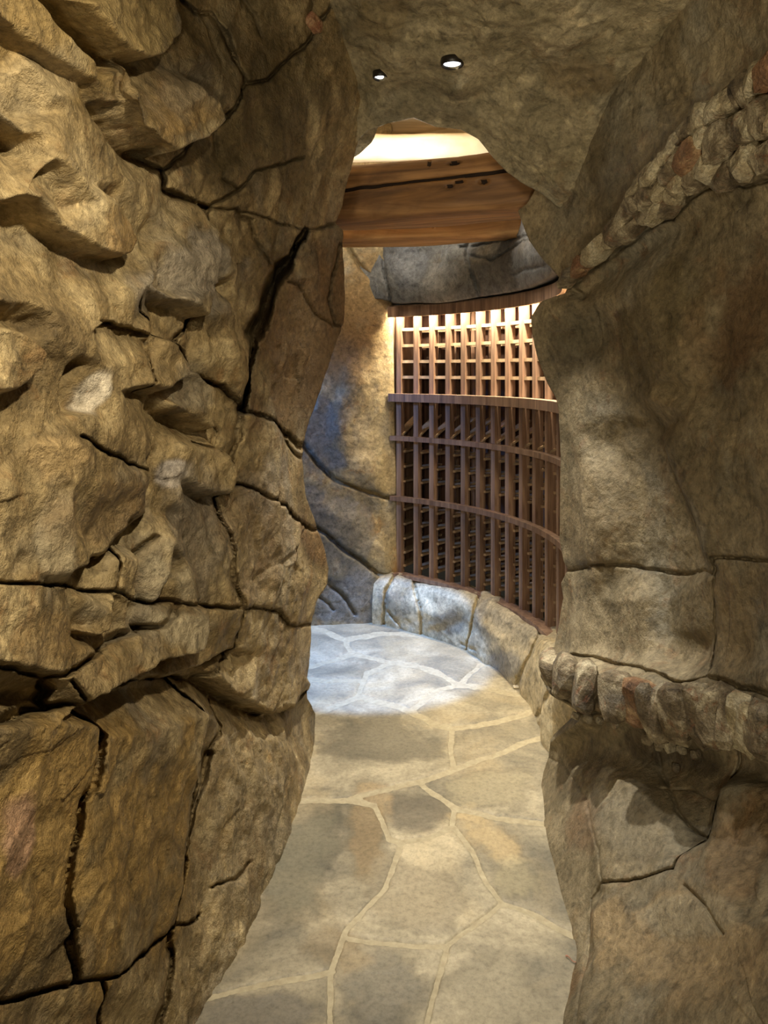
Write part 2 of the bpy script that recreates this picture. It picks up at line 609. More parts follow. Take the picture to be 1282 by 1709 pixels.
def flag_material():
    m, nt, b = mat_new('flagstone')
    tc = node(nt, 'ShaderNodeNewGeometry')
    v = tc.outputs['Position']
    oi = node(nt, 'ShaderNodeObjectInfo')
    n1 = noise(nt, v, 3.2, 8, 0.62, 0.7)
    c1 = ramp(nt, n1.outputs['Fac'], [(0.32, srgb(112, 106, 90)), (0.5, srgb(150, 140, 116)), (0.66, srgb(184, 172, 144))]).outputs[0]
    n2 = noise(nt, v, 1.9, 4, 0.6, 1.0)
    c1 = mix(nt, ramp(nt, n2.outputs['Fac'], [(0.5, 0.0), (0.66, 0.4)]).outputs[0], c1, srgb(180, 160, 120))
    at = node(nt, 'ShaderNodeAttribute', attribute_name='tint')
    c1 = mix(nt, at.outputs['Alpha'], c1, at.outputs['Color'])
    hsv = node(nt, 'ShaderNodeHueSaturation')
    nt.links.new(c1, hsv.inputs['Color'])
    nt.links.new(ramp(nt, oi.outputs['Random'], [(0, 0.82), (1, 1.16)]).outputs[0], hsv.inputs['Value'])
    n3 = noise(nt, v, 60, 8, 0.75)
    c = mix(nt, 1.0, hsv.outputs[0], ramp(nt, n3.outputs['Fac'], [(0.3, 0.62), (0.5, 1.0), (0.72, 1.25)]).outputs[0], 'MULTIPLY')
    n5 = noise(nt, v, 22, 9, 0.8, 0.6)
    c = mix(nt, ramp(nt, n5.outputs['Fac'], [(0.66, 0.0), (0.72, 0.75)]).outputs[0], c, srgb(64, 56, 46))
    nt.links.new(c, b.inputs['Base Color'])
    b.inputs['Roughness'].default_value = 0.5
    b.inputs['Specular IOR Level'].default_value = 0.35
    nb = noise(nt, v, 14, 9, 0.7, 0.4)
    bp = node(nt, 'ShaderNodeBump')
    bp.inputs['Strength'].default_value = 0.35; bp.inputs['Distance'].default_value = 0.02
    nt.links.new(nb.outputs['Fac'], bp.inputs['Height'])
    nt.links.new(bp.outputs[0], b.inputs['Normal'])
    return m


def plain_noise_material(name, c0, c1, scale=20, rough=0.7, bump=0.3, stretch=(1, 1, 1)):
    m, nt, b = mat_new(name)
    tc = node(nt, 'ShaderNodeNewGeometry')
    mp = node(nt, 'ShaderNodeMapping'); mp.inputs['Scale'].default_value = stretch
    nt.links.new(tc.outputs['Position'], mp.inputs[0])
    n = noise(nt, mp.outputs[0], scale, 8, 0.65, 0.3)
    nt.links.new(ramp(nt, n.outputs['Fac'], [(0.3, c0), (0.7, c1)]).outputs[0], b.inputs['Base Color'])
    b.inputs['Roughness'].default_value = rough
    bp = node(nt, 'ShaderNodeBump'); bp.inputs['Strength'].default_value = bump; bp.inputs['Distance'].default_value = 0.01
    nt.links.new(n.outputs['Fac'], bp.inputs['Height'])
    nt.links.new(bp.outputs[0], b.inputs['Normal'])
    return m


def wood_material(name, dark, mid, light, grain=(1.2, 30, 30), rough=0.55, rot=(0, 0, 0), knots=False):
    m, nt, b = mat_new(name)
    tc = node(nt, 'ShaderNodeTexCoord')
    mp = node(nt, 'ShaderNodeMapping')
    mp.inputs['Scale'].default_value = grain
    nt.links.new(tc.outputs['Object'], mp.inputs[0])
    oi = node(nt, 'ShaderNodeObjectInfo')
    n = noise(nt, mp.outputs[0], 1.0, 8, 0.62, 0.8)
    c = ramp(nt, n.outputs['Fac'], [(0.3, dark), (0.5, mid), (0.7, light)]).outputs[0]
    hsv = node(nt, 'ShaderNodeHueSaturation')
    nt.links.new(c, hsv.inputs['Color'])
    nt.links.new(ramp(nt, oi.outputs['Random'], [(0, 0.78), (1, 1.2)]).outputs[0], hsv.inputs['Value'])
    col = hsv.outputs[0]
    if knots:
        n2 = noise(nt, tc.outputs['Object'], 3.0, 6, 0.6, 0.5)
        col = mix(nt, ramp(nt, n2.outputs['Fac'], [(0.55, 0.0), (0.72, 0.7)]).outputs[0], col, dark)
    nt.links.new(col, b.inputs['Base Color'])
    b.inputs['Roughness'].default_value = rough
    bp = node(nt, 'ShaderNodeBump'); bp.inputs['Strength'].default_value = 0.3; bp.inputs['Distance'].default_value = 0.006
    nt.links.new(n.outputs['Fac'], bp.inputs['Height'])
    nt.links.new(bp.outputs[0], b.inputs['Normal'])
    return m


def emit_material(name, col, strength):
    m, nt, b = mat_new(name)
    b.inputs['Base Color'].default_value = (0.8, 0.8, 0.8, 1)
    b.inputs['Emission Color'].default_value = (col[0], col[1], col[2], 1)
    b.inputs['Emission Strength'].default_value = strength
    return m


M_FLAG = flag_material()
M_MORTAR = plain_noise_material('pale_mortar', srgb(150, 138, 110), srgb(180, 168, 138), 40, 0.85, 0.4)
M_BEAM = wood_material('aged_log_wood', srgb(104, 72, 38), srgb(172, 130, 78), srgb(208, 168, 112), (1.6, 16, 16), 0.6, knots=True)
M_BEAM_DARK = wood_material('dark_log_wood', srgb(78, 52, 28), srgb(134, 96, 56), srgb(172, 130, 82), (1.6, 16, 16), 0.6, knots=True)
M_SPLIT = plain_noise_material('split_shade_wood', srgb(34, 22, 12), srgb(52, 34, 20), 60, 0.9, 0.2)
M_RACK = wood_material('walnut_rack_wood', srgb(92, 70, 56), srgb(132, 104, 84), srgb(164, 136, 112), (30, 30, 2), 0.5)
M_RAIL_LIT = wood_material('lit_walnut_rail', srgb(150, 124, 98), srgb(184, 158, 126), srgb(206, 182, 150), (14, 14, 14), 0.5)  # paler than the posts: light catching rails and slats put into the colour
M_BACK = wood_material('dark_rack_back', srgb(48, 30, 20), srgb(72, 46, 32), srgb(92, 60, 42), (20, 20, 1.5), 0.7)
M_PLASTER = plain_noise_material('cream_plaster', srgb(214, 200, 170), srgb(236, 224, 196), 8, 0.8, 0.2)
M_TRIM = plain_noise_material('dark_bronze_trim', srgb(24, 20, 16), srgb(40, 34, 28), 60, 0.4, 0.1)
M_LENS = emit_material('lamp_lens', (0.86, 0.93, 1.0), 9.0)
M_LED = emit_material('led_strip_glow', (1.0, 0.83, 0.6), 12.0)
M_RED = rock_material('red_quartz', srgb(124, 76, 58), srgb(166, 124, 92), srgb(196, 172, 132), srgb(140, 70, 54), srgb(180, 158, 120), scale=4.0)

keep_wall = lambda D: (D[..., 2] > -0.12) & (D[..., 2] < 3.25)

# ------------------------------------------------------------------ left wall

latL = Lattice(-700, 760, -760, 2620, 2)
YL = depth_table(latL, {
    -700: [(-200, 1.0), (0, 1.2), (200, 1.6), (400, 2.1), (560, 2.4), (640, 2.7)],
    0: [(-200, 0.92), (0, 1.2), (200, 1.65), (300, 1.95), (400, 2.25), (500, 2.5), (560, 2.6), (620, 2.85)],
    150: [(-200, 0.92), (0, 1.2), (200, 1.64), (300, 1.92), (400, 2.27), (500, 2.62), (570, 2.80), (620, 3.0)],
    300: [(-200, 0.93), (0, 1.2), (200, 1.62), (300, 1.9), (400, 2.3), (500, 2.75), (560, 3.0), (620, 3.3)],
    450: [(-200, 0.93), (0, 1.2), (200, 1.62), (300, 1.9), (400, 2.32), (480, 2.75), (575, 3.2), (620, 3.4)],
    620: [(-200, 0.92), (0, 1.2), (100, 1.38), (200, 1.62), (300, 1.92), (400, 2.33), (480, 2.8), (560, 3.2), (620, 3.4)],
    800: [(-200, 0.9), (0, 1.17), (200, 1.6), (300, 1.88), (400, 2.3), (480, 2.72), (530, 3.05), (600, 3.4)],
    1000: [(-200, 0.88), (0, 1.14), (200, 1.58), (300, 1.87), (400, 2.3), (480, 2.7), (530, 3.0), (600, 3.3)],
    1130: [(-200, 0.9), (0, 1.18), (200, 1.62), (300, 1.93), (400, 2.36), (480, 2.8), (530, 3.1), (600, 3.5)],
    1220: [(-200, 0.92), (0, 1.2), (200, 1.63), (300, 1.94), (400, 2.38), (480, 2.85), (530, 3.3), (600, 3.6)],
    1400: [(-200, 0.94), (0, 1.2), (200, 1.6), (300, 1.88), (400, 2.25), (470, 2.55), (530, 2.85), (600, 3.1)],
    1709: [(-200, 0.95), (0, 1.2), (100, 1.33), (200, 1.52), (320, 1.825), (420, 2.12), (530, 2.5), (600, 2.8)],
    2600: [(-200, 0.95), (0, 1.15), (200, 1.4), (400, 1.8), (600, 2.2)],
}, 8)
silL = [(-760, 600), (150, 600), (235, 596), (300, 580), (372, 562), (385, 573), (420, 574), (480, 575), (540, 574), (575, 560), (610, 548), (660, 530), (700, 515), (742, 506), (800, 505), (835, 508),
        (870, 524), (910, 536), (950, 545), (975, 542), (1005, 524), (1040, 520), (1090, 520), (1130, 518), (1165, 520), (1190, 533), (1240, 531), (1290, 528),
        (1320, 512), (1340, 498), (1400, 476), (1560, 416), (1709, 322), (2100, 120), (2620, 0)]
PYL = np.concatenate([np.linspace(-740, -70, 60, endpoint=False), np.arange(-70, 1730, 2.0), np.linspace(1732, 2600, 110)])
sl = np.interp(PYL, [q[0] for q in silL], [q[1] for q in silL])
sl = sl + 46 * np.clip((PYL - 1290) / 120.0, 0, 1)                      # let the foot of the wall run a little below the paving
tn = np.linspace(1, 0, 300)                                 # from near (px -60) to the far edge
QXm = -60 + (sl[:, None] + 60) * (1 - tn[None, :])
QYm = np.repeat(PYL[:, None], QXm.shape[1], 1)
Pm = unproj(QXm, QYm, latL.sample(YL, QXm, QYm))
# near end of the wall, past the frame and behind the photographer
near, nearx = [], []
for k, dy in enumerate(np.geomspace(3.4, 0.006, 60)):
    q = Pm[:, 0].copy(); q[:, 1] -= dy; q[:, 0] -= 0.10 * dy - 0.015 * dy * dy
    near.append(q); nearx.append(QXm[:, 0] - 320 * dy ** 0.7)
# far end: the wall turns the corner into the cellar
far, farx = [], []
for k, (dx, dy) in enumerate(((0.006, 0.02), (0.018, 0.045), (0.035, 0.07), (0.06, 0.095), (0.10, 0.125), (0.16, 0.16), (0.26, 0.2), (0.5, 0.27), (0.9, 0.33), (1.6, 0.36))):
    q = Pm[:, -1].copy(); q[:, 0] -= dx; q[:, 1] += dy
    far.append(q); farx.append(QXm[:, -1] + 3 + 7 * k)
P = np.concatenate([np.stack(near, 1), Pm, np.stack(far, 1)], 1)
QX = np.concatenate([np.stack(nearx, 1), QXm, np.stack(farx, 1)], 1)
QY = np.repeat(PYL[:, None], QX.shape[1], 1)
FADE = np.ones_like(QX)
FADE *= np.clip((sl[:, None] - QX) / 60.0, 0.25, 1.0)

cracksL = [
    C([(285, -200), (300, 0), (325, 22), (352, 25), (370, 55), (390, 100), (402, 142)], 4, 4),
    C([(402, 142), (440, 137), (470, 108), (490, 88), (515, 65), (530, 40), (556, 3), (600, -200)], 3.5, 4),
    C([(395, -20), (425, 25), (436, 60)], 2.5, 2.5, False),
    C([(402, 142), (385, 165), (376, 200), (370, 215), (345, 230), (320, 262), (290, 285)], 3, 4),
    C([(370, 215), (375, 250), (378, 300), (395, 318)], 2, 2, False),
    C([(235, 248), (262, 270), (290, 285), (290, 318), (330, 335), (362, 348)], 5, 5),
    C([(60, -200), (75, 0), (100, 36), (140, 76), (170, 112), (165, 170), (200, 215), (235, 248)], 4, 2.5),
    C([(362, 348), (395, 320), (420, 285), (465, 275), (500, 262)], 2.5, 3, False),
    C([(362, 348), (356, 400), (350, 470), (343, 522), (310, 565), (302, 608)], 3, 4),
    C([(395, 350), (420, 370), (435, 410), (462, 455)], 2.5, 3, False),
    C([(362, 348), (395, 352), (430, 360), (505, 385)], 2, 2.5),
    C([(505, 385), (482, 430), (462, 462), (445, 510), (427, 570), (416, 612), (410, 655), (403, 684)], 6, 20),
    C([(476, 438), (462, 464), (447, 508), (432, 556)], 11, 22, False),
    C([(505, 385), (540, 378), (566, 370), (640, 360)], 3, 3),
    C([(302, 608), (340, 625), (375, 645), (403, 684)], 3, 4),
    C([(403, 684), (440, 695), (465, 713), (490, 735), (508, 752), (580, 790)], 4.5, 6),
    C([(570, 405), (558, 460), (553, 500), (557, 540), (580, 548)], 2, 2.5, False),
    C([(505, 490), (525, 522), (555, 545)], 1.5, 1.5, False),
    C([(480, 470), (505, 485)], 2, 2, False),
    C([(403, 684), (398, 730), (386, 790), (378, 806)], 3, 3.5),
    C([(378, 806), (402, 808), (440, 830), (470, 845), (486, 865), (506, 880), (580, 905)], 3, 4),
    C([(378, 806), (365, 832), (372, 870), (381, 920), (386, 1012)], 2.5, 3),
    C([(470, 715), (480, 745), (506, 770)], 2.5, 3, False),
    C([(-500, 960), (-60, 968), (80, 975), (120, 978), (145, 985), (180, 984), (210, 998), (245, 1006), (290, 1005), (340, 1010), (386, 1012)], 3, 4),
    C([(386, 1012), (430, 1012), (460, 1020), (474, 1042), (522, 1042), (600, 1040)], 3, 4),
    C([(-500, 1080), (0, 1110), (55, 1127), (100, 1112), (160, 1080), (205, 1054), (252, 1040), (290, 1005)], 4, 4),
    C([(55, 1127), (68, 1150), (64, 1180), (0, 1197), (-500, 1230)], 5, 5),
    C([(64, 1180), (85, 1172), (112, 1170), (150, 1152), (200, 1140), (245, 1130), (290, 1130), (340, 1134)], 4, 5),
    C([(340, 1134), (372, 1158), (405, 1178), (445, 1192), (492, 1172), (520, 1142), (600, 1130)], 5, 6),
    C([(386, 1012), (382, 1060), (385, 1100), (350, 1122), (340, 1134)], 2.5, 3),
    C([(112, 1170), (126, 1190), (146, 1210), (139, 1260), (130, 1310), (113, 1336), (111, 1372), (100, 1412), (93, 1470), (90, 1540), (95, 1600), (99, 1635)], 4, 5),
    C([(290, 1130), (312, 1165), (329, 1190), (323, 1240), (319, 1300), (313, 1380), (304, 1430), (290, 1470), (283, 1540)], 3.5, 5),
    C([(283, 1540), (268, 1556), (225, 1590), (175, 1626), (150, 1630), (99, 1635), (50, 1650), (0, 1664), (-500, 1760)], 4, 5),
    C([(350, 1256), (336, 1308), (319, 1350), (314, 1392)], 7, 6, False),
    C([(304, 1432), (292, 1470)], 6, 6, False),
    C([(340, 1134), (372, 1168), (370, 1208), (350, 1256), (330, 1330), (319, 1352)], 3, 3),
    C([(140, 1632), (153, 1676), (162, 1709), (200, 1900)], 3, 4),
    C([(283, 1540), (312, 1540), (334, 1526)], 3, 4, False),
    C([(276, 1556), (281, 1590), (270, 1650), (258, 1712), (220, 1900)], 3.5, 4),
    C([(350, 1481), (385, 1465), (406, 1440)], 2, 2.5, False),
    C([(175, 540), (215, 550), (245, 562), (262, 560), (276, 575), (302, 608)], 3, 3.5, False),
    C([(118, 728), (150, 750), (200, 772), (232, 784)], 2.5, 3, False),
    C([(236, 784), (230, 820), (236, 856), (215, 868), (195, 890), (165, 922), (135, 938)], 3.5, 4, False),
    C([(205, 870), (192, 905), (186, 985)], 2.5, 3, False),
    C([(180, 984), (176, 1030), (168, 1056)], 3, 3, False),
    C([(258, 895), (235, 925), (230, 960)], 2.5, 2.5, False),
    C([(232, 500), (262, 545), (240, 600), (232, 650)], 2, 2, False),
    C([(365, 690), (372, 720), (358, 762)], 2, 2.5, False),
    C([(330, 735), (350, 748), (376, 782), (376, 800)], 2.5, 3, False),
    C([(85, 1132), (105, 1160), (108, 1170)], 2.5, 3, False),
    C([(533, 1196), (532, 1230), (528, 1288)], 2.5, 3, False),
]
linesL = [
    ('E', 7, -1, [(88, 8), (110, 35), (135, 62), (160, 85), (200, 99), (225, 96), (245, 75), (264, 62), (262, 40), (252, 15), (246, -14)]),
    ('L', [5, 5.5], [(150, -10), (185, 45)]),
    ('L', -2.5, [(70, -12), (95, 38), (128, 80), (160, 112)]),
    ('L', 3.5, [(28, -12), (58, 30), (98, 72), (126, 100)]),
    ('E', 3, -0.5, [(-60, 20), (0, 46), (40, 76), (90, 106), (135, 136), (152, 166)]),
    ('L', [1.5, 2, 2, 1.5], [(46, 104), (98, 180), (128, 250), (150, 305)]),
    ('L', -2.5, [(-60, 100), (0, 150), (30, 195)]),
    ('E', 1, -3, [(-60, 170), (0, 188), (20, 208), (42, 226)]),
    ('E', 2.5, -4, [(-60, 338), (0, 336), (30, 326), (60, 331), (76, 352), (95, 376), (120, 396), (150, 416), (186, 427), (206, 419), (212, 398), (204, 368), (188, 345)]),
    ('L', 3, [(66, 262), (97, 285), (122, 310), (150, 335)]),
    ('L', -4, [(-60, 390), (20, 385), (58, 392)]),
    ('L', -1, [(72, 275), (90, 307), (105, 340)]),
    ('E', 7, -4, [(170, 176), (183, 196), (205, 220), (228, 241), (256, 255), (276, 244), (312, 231), (336, 202), (324, 172), (302, 158)]),
    ('L', [5, 6, 5], [(205, 185), (255, 195), (300, 185)]),
    ('L', 0.5, [(205, 132), (240, 117), (292, 118)]),
    ('L', 3, [(168, 114), (186, 140), (202, 163)]),
    ('L', [1, 0, -1, -1.5], [(150, 200), (185, 245), (222, 300), (240, 345)]),
    ('L', [-2.5, -3], [(280, 300), (285, 372)]),
    ('L', -1.5, [(262, 420), (268, 480)]),
    ('E', 3.5, -3.5, [(268, 496), (285, 498), (300, 506), (320, 519), (336, 523), (346, 480), (350, 430), (352, 390)]),
    ('L', [-3.5, -4], [(330, 300), (362, 260)]),
    ('L', [2, 2], [(330, 100), (372, 170)]),
    ('L', [0, 2, 0], [(400, 200), (440, 260), (480, 330)]),
    ('L', [2, 2.5, 1], [(455, 160), (500, 200), (540, 260)]),
    ('L', [-2, -2], [(395, 400), (405, 520)]),
    ('L', [1.5, 2, 2], [(372, 420), (378, 500), (385, 590)]),
    ('E', 1, -3.5, [(375, 500), (376, 470), (380, 462), (386, 470)], 5),
    ('L', [0.5, 0.5, 0.5, 0.5], [(404, 684), (425, 575), (460, 464), (503, 388)]),
    ('L', [0, 0, 0], [(545, 420), (515, 540), (480, 680)]),
    ('E', 3.5, -0.5, [(-60, 655), (0, 650), (20, 640), (42, 615), (48, 588), (30, 563), (0, 550), (-60, 545)]),
    ('L', -2.5, [(-20, 530), (15, 535), (52, 540)]),
    ('L', 2, [(-40, 500), (0, 503), (45, 504), (78, 522), (92, 548)]),
    ('L', 2, [(125, 560), (118, 590)]),
    ('L', -3, [(120, 602), (114, 650), (124, 684)]),
    ('L', 2, [(152, 612), (163, 640), (158, 688), (132, 698)]),
    ('L', 0, [(105, 610), (98, 690)]),
    ('L', [0.5, 1.5], [(170, 500), (230, 480)]),
    ('E', 1.5, -1.5, [(165, 535), (190, 542), (215, 549), (248, 562)], 5),
    ('E', 4.5, -2, [(232, 642), (255, 646), (270, 641), (292, 626), (299, 600), (286, 576), (266, 566)]),
    ('L', 3, [(245, 600), (275, 600)]),
    ('E', 3.5, -4, [(278, 676), (310, 691), (348, 717), (346, 650), (322, 618)]),
    ('L', -0.5, [(290, 640), (284, 665)]),
    ('L', -3.5, [(285, 700), (330, 720)]),
    ('E', 4, -2.5, [(328, 814), (345, 823), (366, 820), (376, 790), (372, 770), (352, 750)]),
    ('L', 2.5, [(300, 745), (295, 790), (300, 835)]),
    ('L', -1, [(272, 740), (270, 820), (275, 850)]),
    ('L', 1, [(180, 650), (215, 690), (230, 760)]),
    ('L', 3, [(75, 745), (125, 745), (140, 800)]),
    ('L', 0, [(40, 740), (50, 800), (60, 880), (62, 955)]),
    ('L', 3, [(104, 815), (92, 880), (96, 955)]),
    ('E', 2.5, -3, [(140, 938), (165, 922), (195, 890), (214, 869), (236, 856), (232, 822), (240, 790)]),
    ('L', [1.5, 1, 1.5], [(150, 840), (140, 890), (180, 850)]),
    ('L', -1.5, [(152, 985), (160, 945)]),
    ('L', 2.5, [(184, 930), (180, 980)]),
    ('L', 2.0, [(222, 935), (224, 994)]),
    ('L', -1.5, [(232, 915), (229, 985)]),
    ('L', 4.0, [(270, 905), (266, 945), (256, 993)]),
    ('L', -1.5, [(278, 940), (266, 996)]),
    ('L', 3.8, [(298, 930), (308, 960), (315, 996)]),
    ('L', -0.5, [(322, 900), (332, 960), (340, 1002)]),
    ('L', 3, [(365, 940), (380, 1002)]),
    ('L', 0, [(310, 860), (350, 880)]),
    ('L', [-1, -1], [(110, 990), (122, 1045)]),
    ('E', 3, -2, [(125, 1052), (140, 1058), (158, 1050), (165, 1020), (168, 990)]),
    ('L', 1.5, [(210, 1005), (205, 1045)]),
    ('L', -1, [(218, 1010), (226, 1045)]),
    ('L', 2, [(245, 1012), (240, 1040)]),
    ('E', 5.5, -3, [(112, 1164), (145, 1146), (200, 1118), (240, 1094), (300, 1078), (314, 1050), (318, 1014)]),
    ('L', 3.5, [(85, 1130), (160, 1098), (230, 1062), (262, 1030)]),
    ('L', 1, [(-60, 1040), (30, 1050), (100, 1070)]),
    ('L', 3, [(-60, 1090), (20, 1100), (60, 1112)]),
    ('E', 1, -4, [(186, 1152), (215, 1138), (245, 1128), (290, 1122), (335, 1100), (378, 1080)]),
    ('L', [2, 2.5, 2], [(345, 1030), (350, 1060), (372, 1080)]),
    ('L', [2, 2, 2.5, 3], [(430, 720), (440, 800), (450, 900), (455, 1000)]),
    ('L', [0, 0], [(400, 850), (410, 960)]),
    ('L', [1, 2, 3], [(500, 760), (515, 870), (520, 960)]),
    ('E', 4, -5, [(350, 1128), (385, 1158), (420, 1178), (455, 1189), (490, 1171), (518, 1140)]),
    ('L', [3, 3], [(430, 1090), (490, 1090)]),
    ('L', -4, [(0, 1172), (45, 1168)]),
    ('L', 4, [(-60, 1215), (0, 1208), (60, 1203), (110, 1207), (136, 1212)]),
    ('L', -4, [(152, 1168), (210, 1156), (278, 1146)]),
    ('L', 4, [(152, 1228), (200, 1224), (260, 1208), (322, 1190)]),
    ('L', 3.5, [(20, 1500), (80, 1500)]),
    ('L', 3, [(-30, 1350), (85, 1380)]),
    ('L', 3.5, [(160, 1300), (240, 1290), (300, 1280)]),
    ('L', 3, [(130, 1500), (210, 1500), (275, 1490)]),
    ('L', 1, [(345, 1200), (335, 1280)]),
    ('L', 0.5, [(335, 1420), (325, 1500), (300, 1700)]),
    ('L', 2, [(450, 1240), (430, 1400), (380, 1560)]),
    ('L', 2.5, [(30, 1690), (110, 1670), (220, 1650)]),
]
GREYV, OCHRE, PALE, BROWN, SLATE, RUST = srgb(158, 148, 132), srgb(178, 144, 88), srgb(206, 192, 160), srgb(126, 98, 60), srgb(118, 112, 100), srgb(150, 104, 58)
patchesL = [
    (60, 60, 140, 120, 30, srgb(184, 156, 100), 0.7), (180, 40, 90, 70, 0, srgb(188, 164, 112), 0.7), (35, 160, 60, 80, 40, PALE, 0.4),
    (280, 190, 70, 60, 0, OCHRE, 0.7), (190, 390, 40, 40, 0, OCHRE, 0.6),
    (320, 450, 60, 110, 70, GREYV, 0.8), (330, 140, 60, 110, 65, SLATE, 0.6),
    (150, 655, 18, 48, 15, srgb(214, 202, 180), 0.95), (288, 790, 22, 40, 0, srgb(190, 182, 176), 0.85), (310, 650, 40, 50, 20, srgb(170, 160, 138), 0.6),
    (100, 765, 55, 40, 10, srgb(196, 168, 120), 0.75), (85, 900, 26, 80, 5, PALE, 0.6), (170, 850, 90, 70, -40, BROWN, 0.6),
    (320, 870, 60, 130, 0, GREYV, 0.6), (248, 950, 22, 50, 10, PALE, 0.7), (302, 970, 20, 45, 0, PALE, 0.6),
    (290, 1040, 45, 40, -20, PALE, 0.7), (145, 1015, 20, 40, 10, PALE, 0.5), (60, 1070, 90, 40, -10, OCHRE, 0.5),
    (500, 560, 80, 180, 10, srgb(122, 96, 62), 0.8), (540, 900, 40, 90, 0, srgb(138, 100, 60), 0.6), (430, 860, 60, 130, 0, srgb(146, 122, 92), 0.5),
    (440, 780, 20, 45, 0, srgb(176, 164, 140), 0.7),
    (60, 1450, 110, 240, 0, srgb(180, 148, 88), 0.8), (210, 1400, 120, 200, 0, srgb(160, 130, 74), 0.8), (5, 1400, 30, 60, 0, srgb(190, 150, 130), 0.7),
    (420, 1400, 80, 180, 10, srgb(140, 122, 88), 0.6),
    (440, 180, 110, 200, 0, srgb(112, 96, 62), 0.7),
]
for c in cracksL:
    c['d'] *= 2.0
wall_left, piecesL, DL, NL = build_relief('wall_left', P, QX, QY, latL, cracksL, linesL, M_LEFT, facet=(0.24, 0.024, 0.085, 0.012), rough=0.009,
                                          block_jit=0.006, fade=FADE, relief=1.25, seed=11, patches=patchesL, warp=5.0, keep=keep_wall, core=(-50, 572, -90, 1800),
                                          pits=[(45, 243, 15, 17, 0, -6), (38, 945, 14, 24, 10, -2), (318, 906, 5, 9, 0, -3), (383, 475, 9, 16, 0, -4)])
wall_left['label'] = 'warm ochre carved rock wall with deep cracks and ledges on the near side of the passage'

# ------------------------------------------------------------------ right wall

latR = Lattice(760, 2300, -760, 2620, 2)
YR = depth_table(latR, {
    -700: [(900, 3.0), (1100, 2.6), (1282, 1.9), (1500, 1.45), (2000, 1.0)],
    0: [(900, 3.0), (1000, 2.7), (1100, 2.36), (1165, 2.15), (1282, 1.9), (1500, 1.48), (2000, 0.98)],
    100: [(900, 3.1), (1000, 2.72), (1090, 2.38), (1200, 2.12), (1282, 1.92), (1500, 1.5), (2000, 1.0)],
    200: [(880, 3.15), (960, 2.85), (1010, 2.63), (1100, 2.36), (1200, 2.1), (1282, 1.91), (1500, 1.5), (2000, 1.0)],
    300: [(860, 3.2), (930, 2.98), (1000, 2.72), (1100, 2.36), (1200, 2.1), (1282, 1.9), (1500, 1.5), (2000, 1.0)],
    400: [(860, 3.2), (930, 3.0), (1000, 2.74), (1100, 2.4), (1200, 2.12), (1282, 1.92), (1500, 1.52), (2000, 1.0)],
    500: [(880, 3.05), (920, 2.95), (1000, 2.72), (1100, 2.4), (1282, 1.95), (1500, 1.55), (2000, 1.02)],
    700: [(900, 3.1), (938, 3.0), (1000, 2.75), (1100, 2.42), (1200, 2.15), (1282, 1.95), (1500, 1.55), (2000, 1.02)],
    1000: [(920, 3.05), (945, 2.98), (1000, 2.75), (1100, 2.4), (1200, 2.12), (1282, 1.92), (1500, 1.5), (2000, 1.0)],
    1100: [(900, 3.05), (940, 2.95), (1000, 2.68), (1100, 2.35), (1200, 2.08), (1282, 1.9), (1500, 1.5), (2000, 1.0)],
    1150: [(880, 2.95), (905, 2.86), (1000, 2.45), (1100, 2.18), (1200, 1.98), (1282, 1.82), (1500, 1.45), (2000, 1.0)],
    1200: [(880, 3.0), (960, 2.7), (1000, 2.5), (1100, 2.2), (1200, 1.99), (1282, 1.83), (1500, 1.45), (2000, 1.0)],
    1255: [(880, 3.1), (920, 2.95), (1000, 2.62), (1100, 2.34), (1200, 2.12), (1282, 1.93), (1500, 1.5), (2000, 1.0)],
    1310: [(880, 3.0), (915, 2.86), (960, 2.66), (1020, 2.42), (1100, 2.24), (1200, 2.02), (1282, 1.84), (1500, 1.5), (2000, 1.0)],
    1400: [(880, 2.7), (918, 2.52), (960, 2.40), (1010, 2.24), (1100, 2.1), (1200, 1.93), (1282, 1.78), (1500, 1.45), (2000, 1.0)],
    1500: [(900, 2.4), (935, 2.26), (990, 2.12), (1080, 1.97), (1200, 1.78), (1282, 1.66), (1500, 1.4), (2000, 1.0)],
    1590: [(930, 2.16), (968, 2.04), (1000, 1.97), (1080, 1.83), (1200, 1.66), (1282, 1.55), (1500, 1.32), (2000, 1.0)],
    1709: [(900, 1.92), (940, 1.825), (985, 1.76), (1080, 1.64), (1200, 1.5), (1282, 1.42), (1500, 1.22), (2000, 0.95)],
    2600: [(760, 1.3), (1000, 1.1), (1282, 0.95), (1500, 0.85), (2000, 0.7)],
}, 7)
silR = [(-760, 1240), (-200, 1160), (0, 1080), (90, 1010), (170, 950), (240, 925), (300, 905), (340, 880), (352, 866), (400, 885), (430, 908), (450, 928), (478, 948), (490, 945), (505, 906), (530, 889), (560, 890), (600, 899),
        (640, 914), (665, 929), (690, 935), (760, 940), (900, 938), (935, 945), (952, 951), (975, 941), (1000, 945), (1050, 935), (1085, 928), (1100, 920), (1115, 908), (1130, 905), (1155, 919), (1186, 958),
        (1200, 966), (1216, 950), (1240, 922), (1290, 914), (1370, 911), (1440, 923), (1500, 940), (1590, 967), (1625, 962), (1709, 940), (1900, 880), (2620, 780)]
PYR = np.concatenate([np.linspace(-740, -70, 60, endpoint=False), np.arange(-70, 1730, 2.0), np.linspace(1732, 2600, 110)])
sr = np.interp(PYR, [q[0] for q in silR], [q[1] for q in silR])
sr = sr - 14 * np.clip((PYR - 1270) / 80.0, 0, 1)
tn = np.linspace(0, 1, 230)
QXm = sr[:, None] + (1345 - sr[:, None]) * tn[None, :]
QYm = np.repeat(PYR[:, None], QXm.shape[1], 1)
Pm = unproj(QXm, QYm, latR.sample(YR, QXm, QYm))
near, nearx, far, farx = [], [], [], []
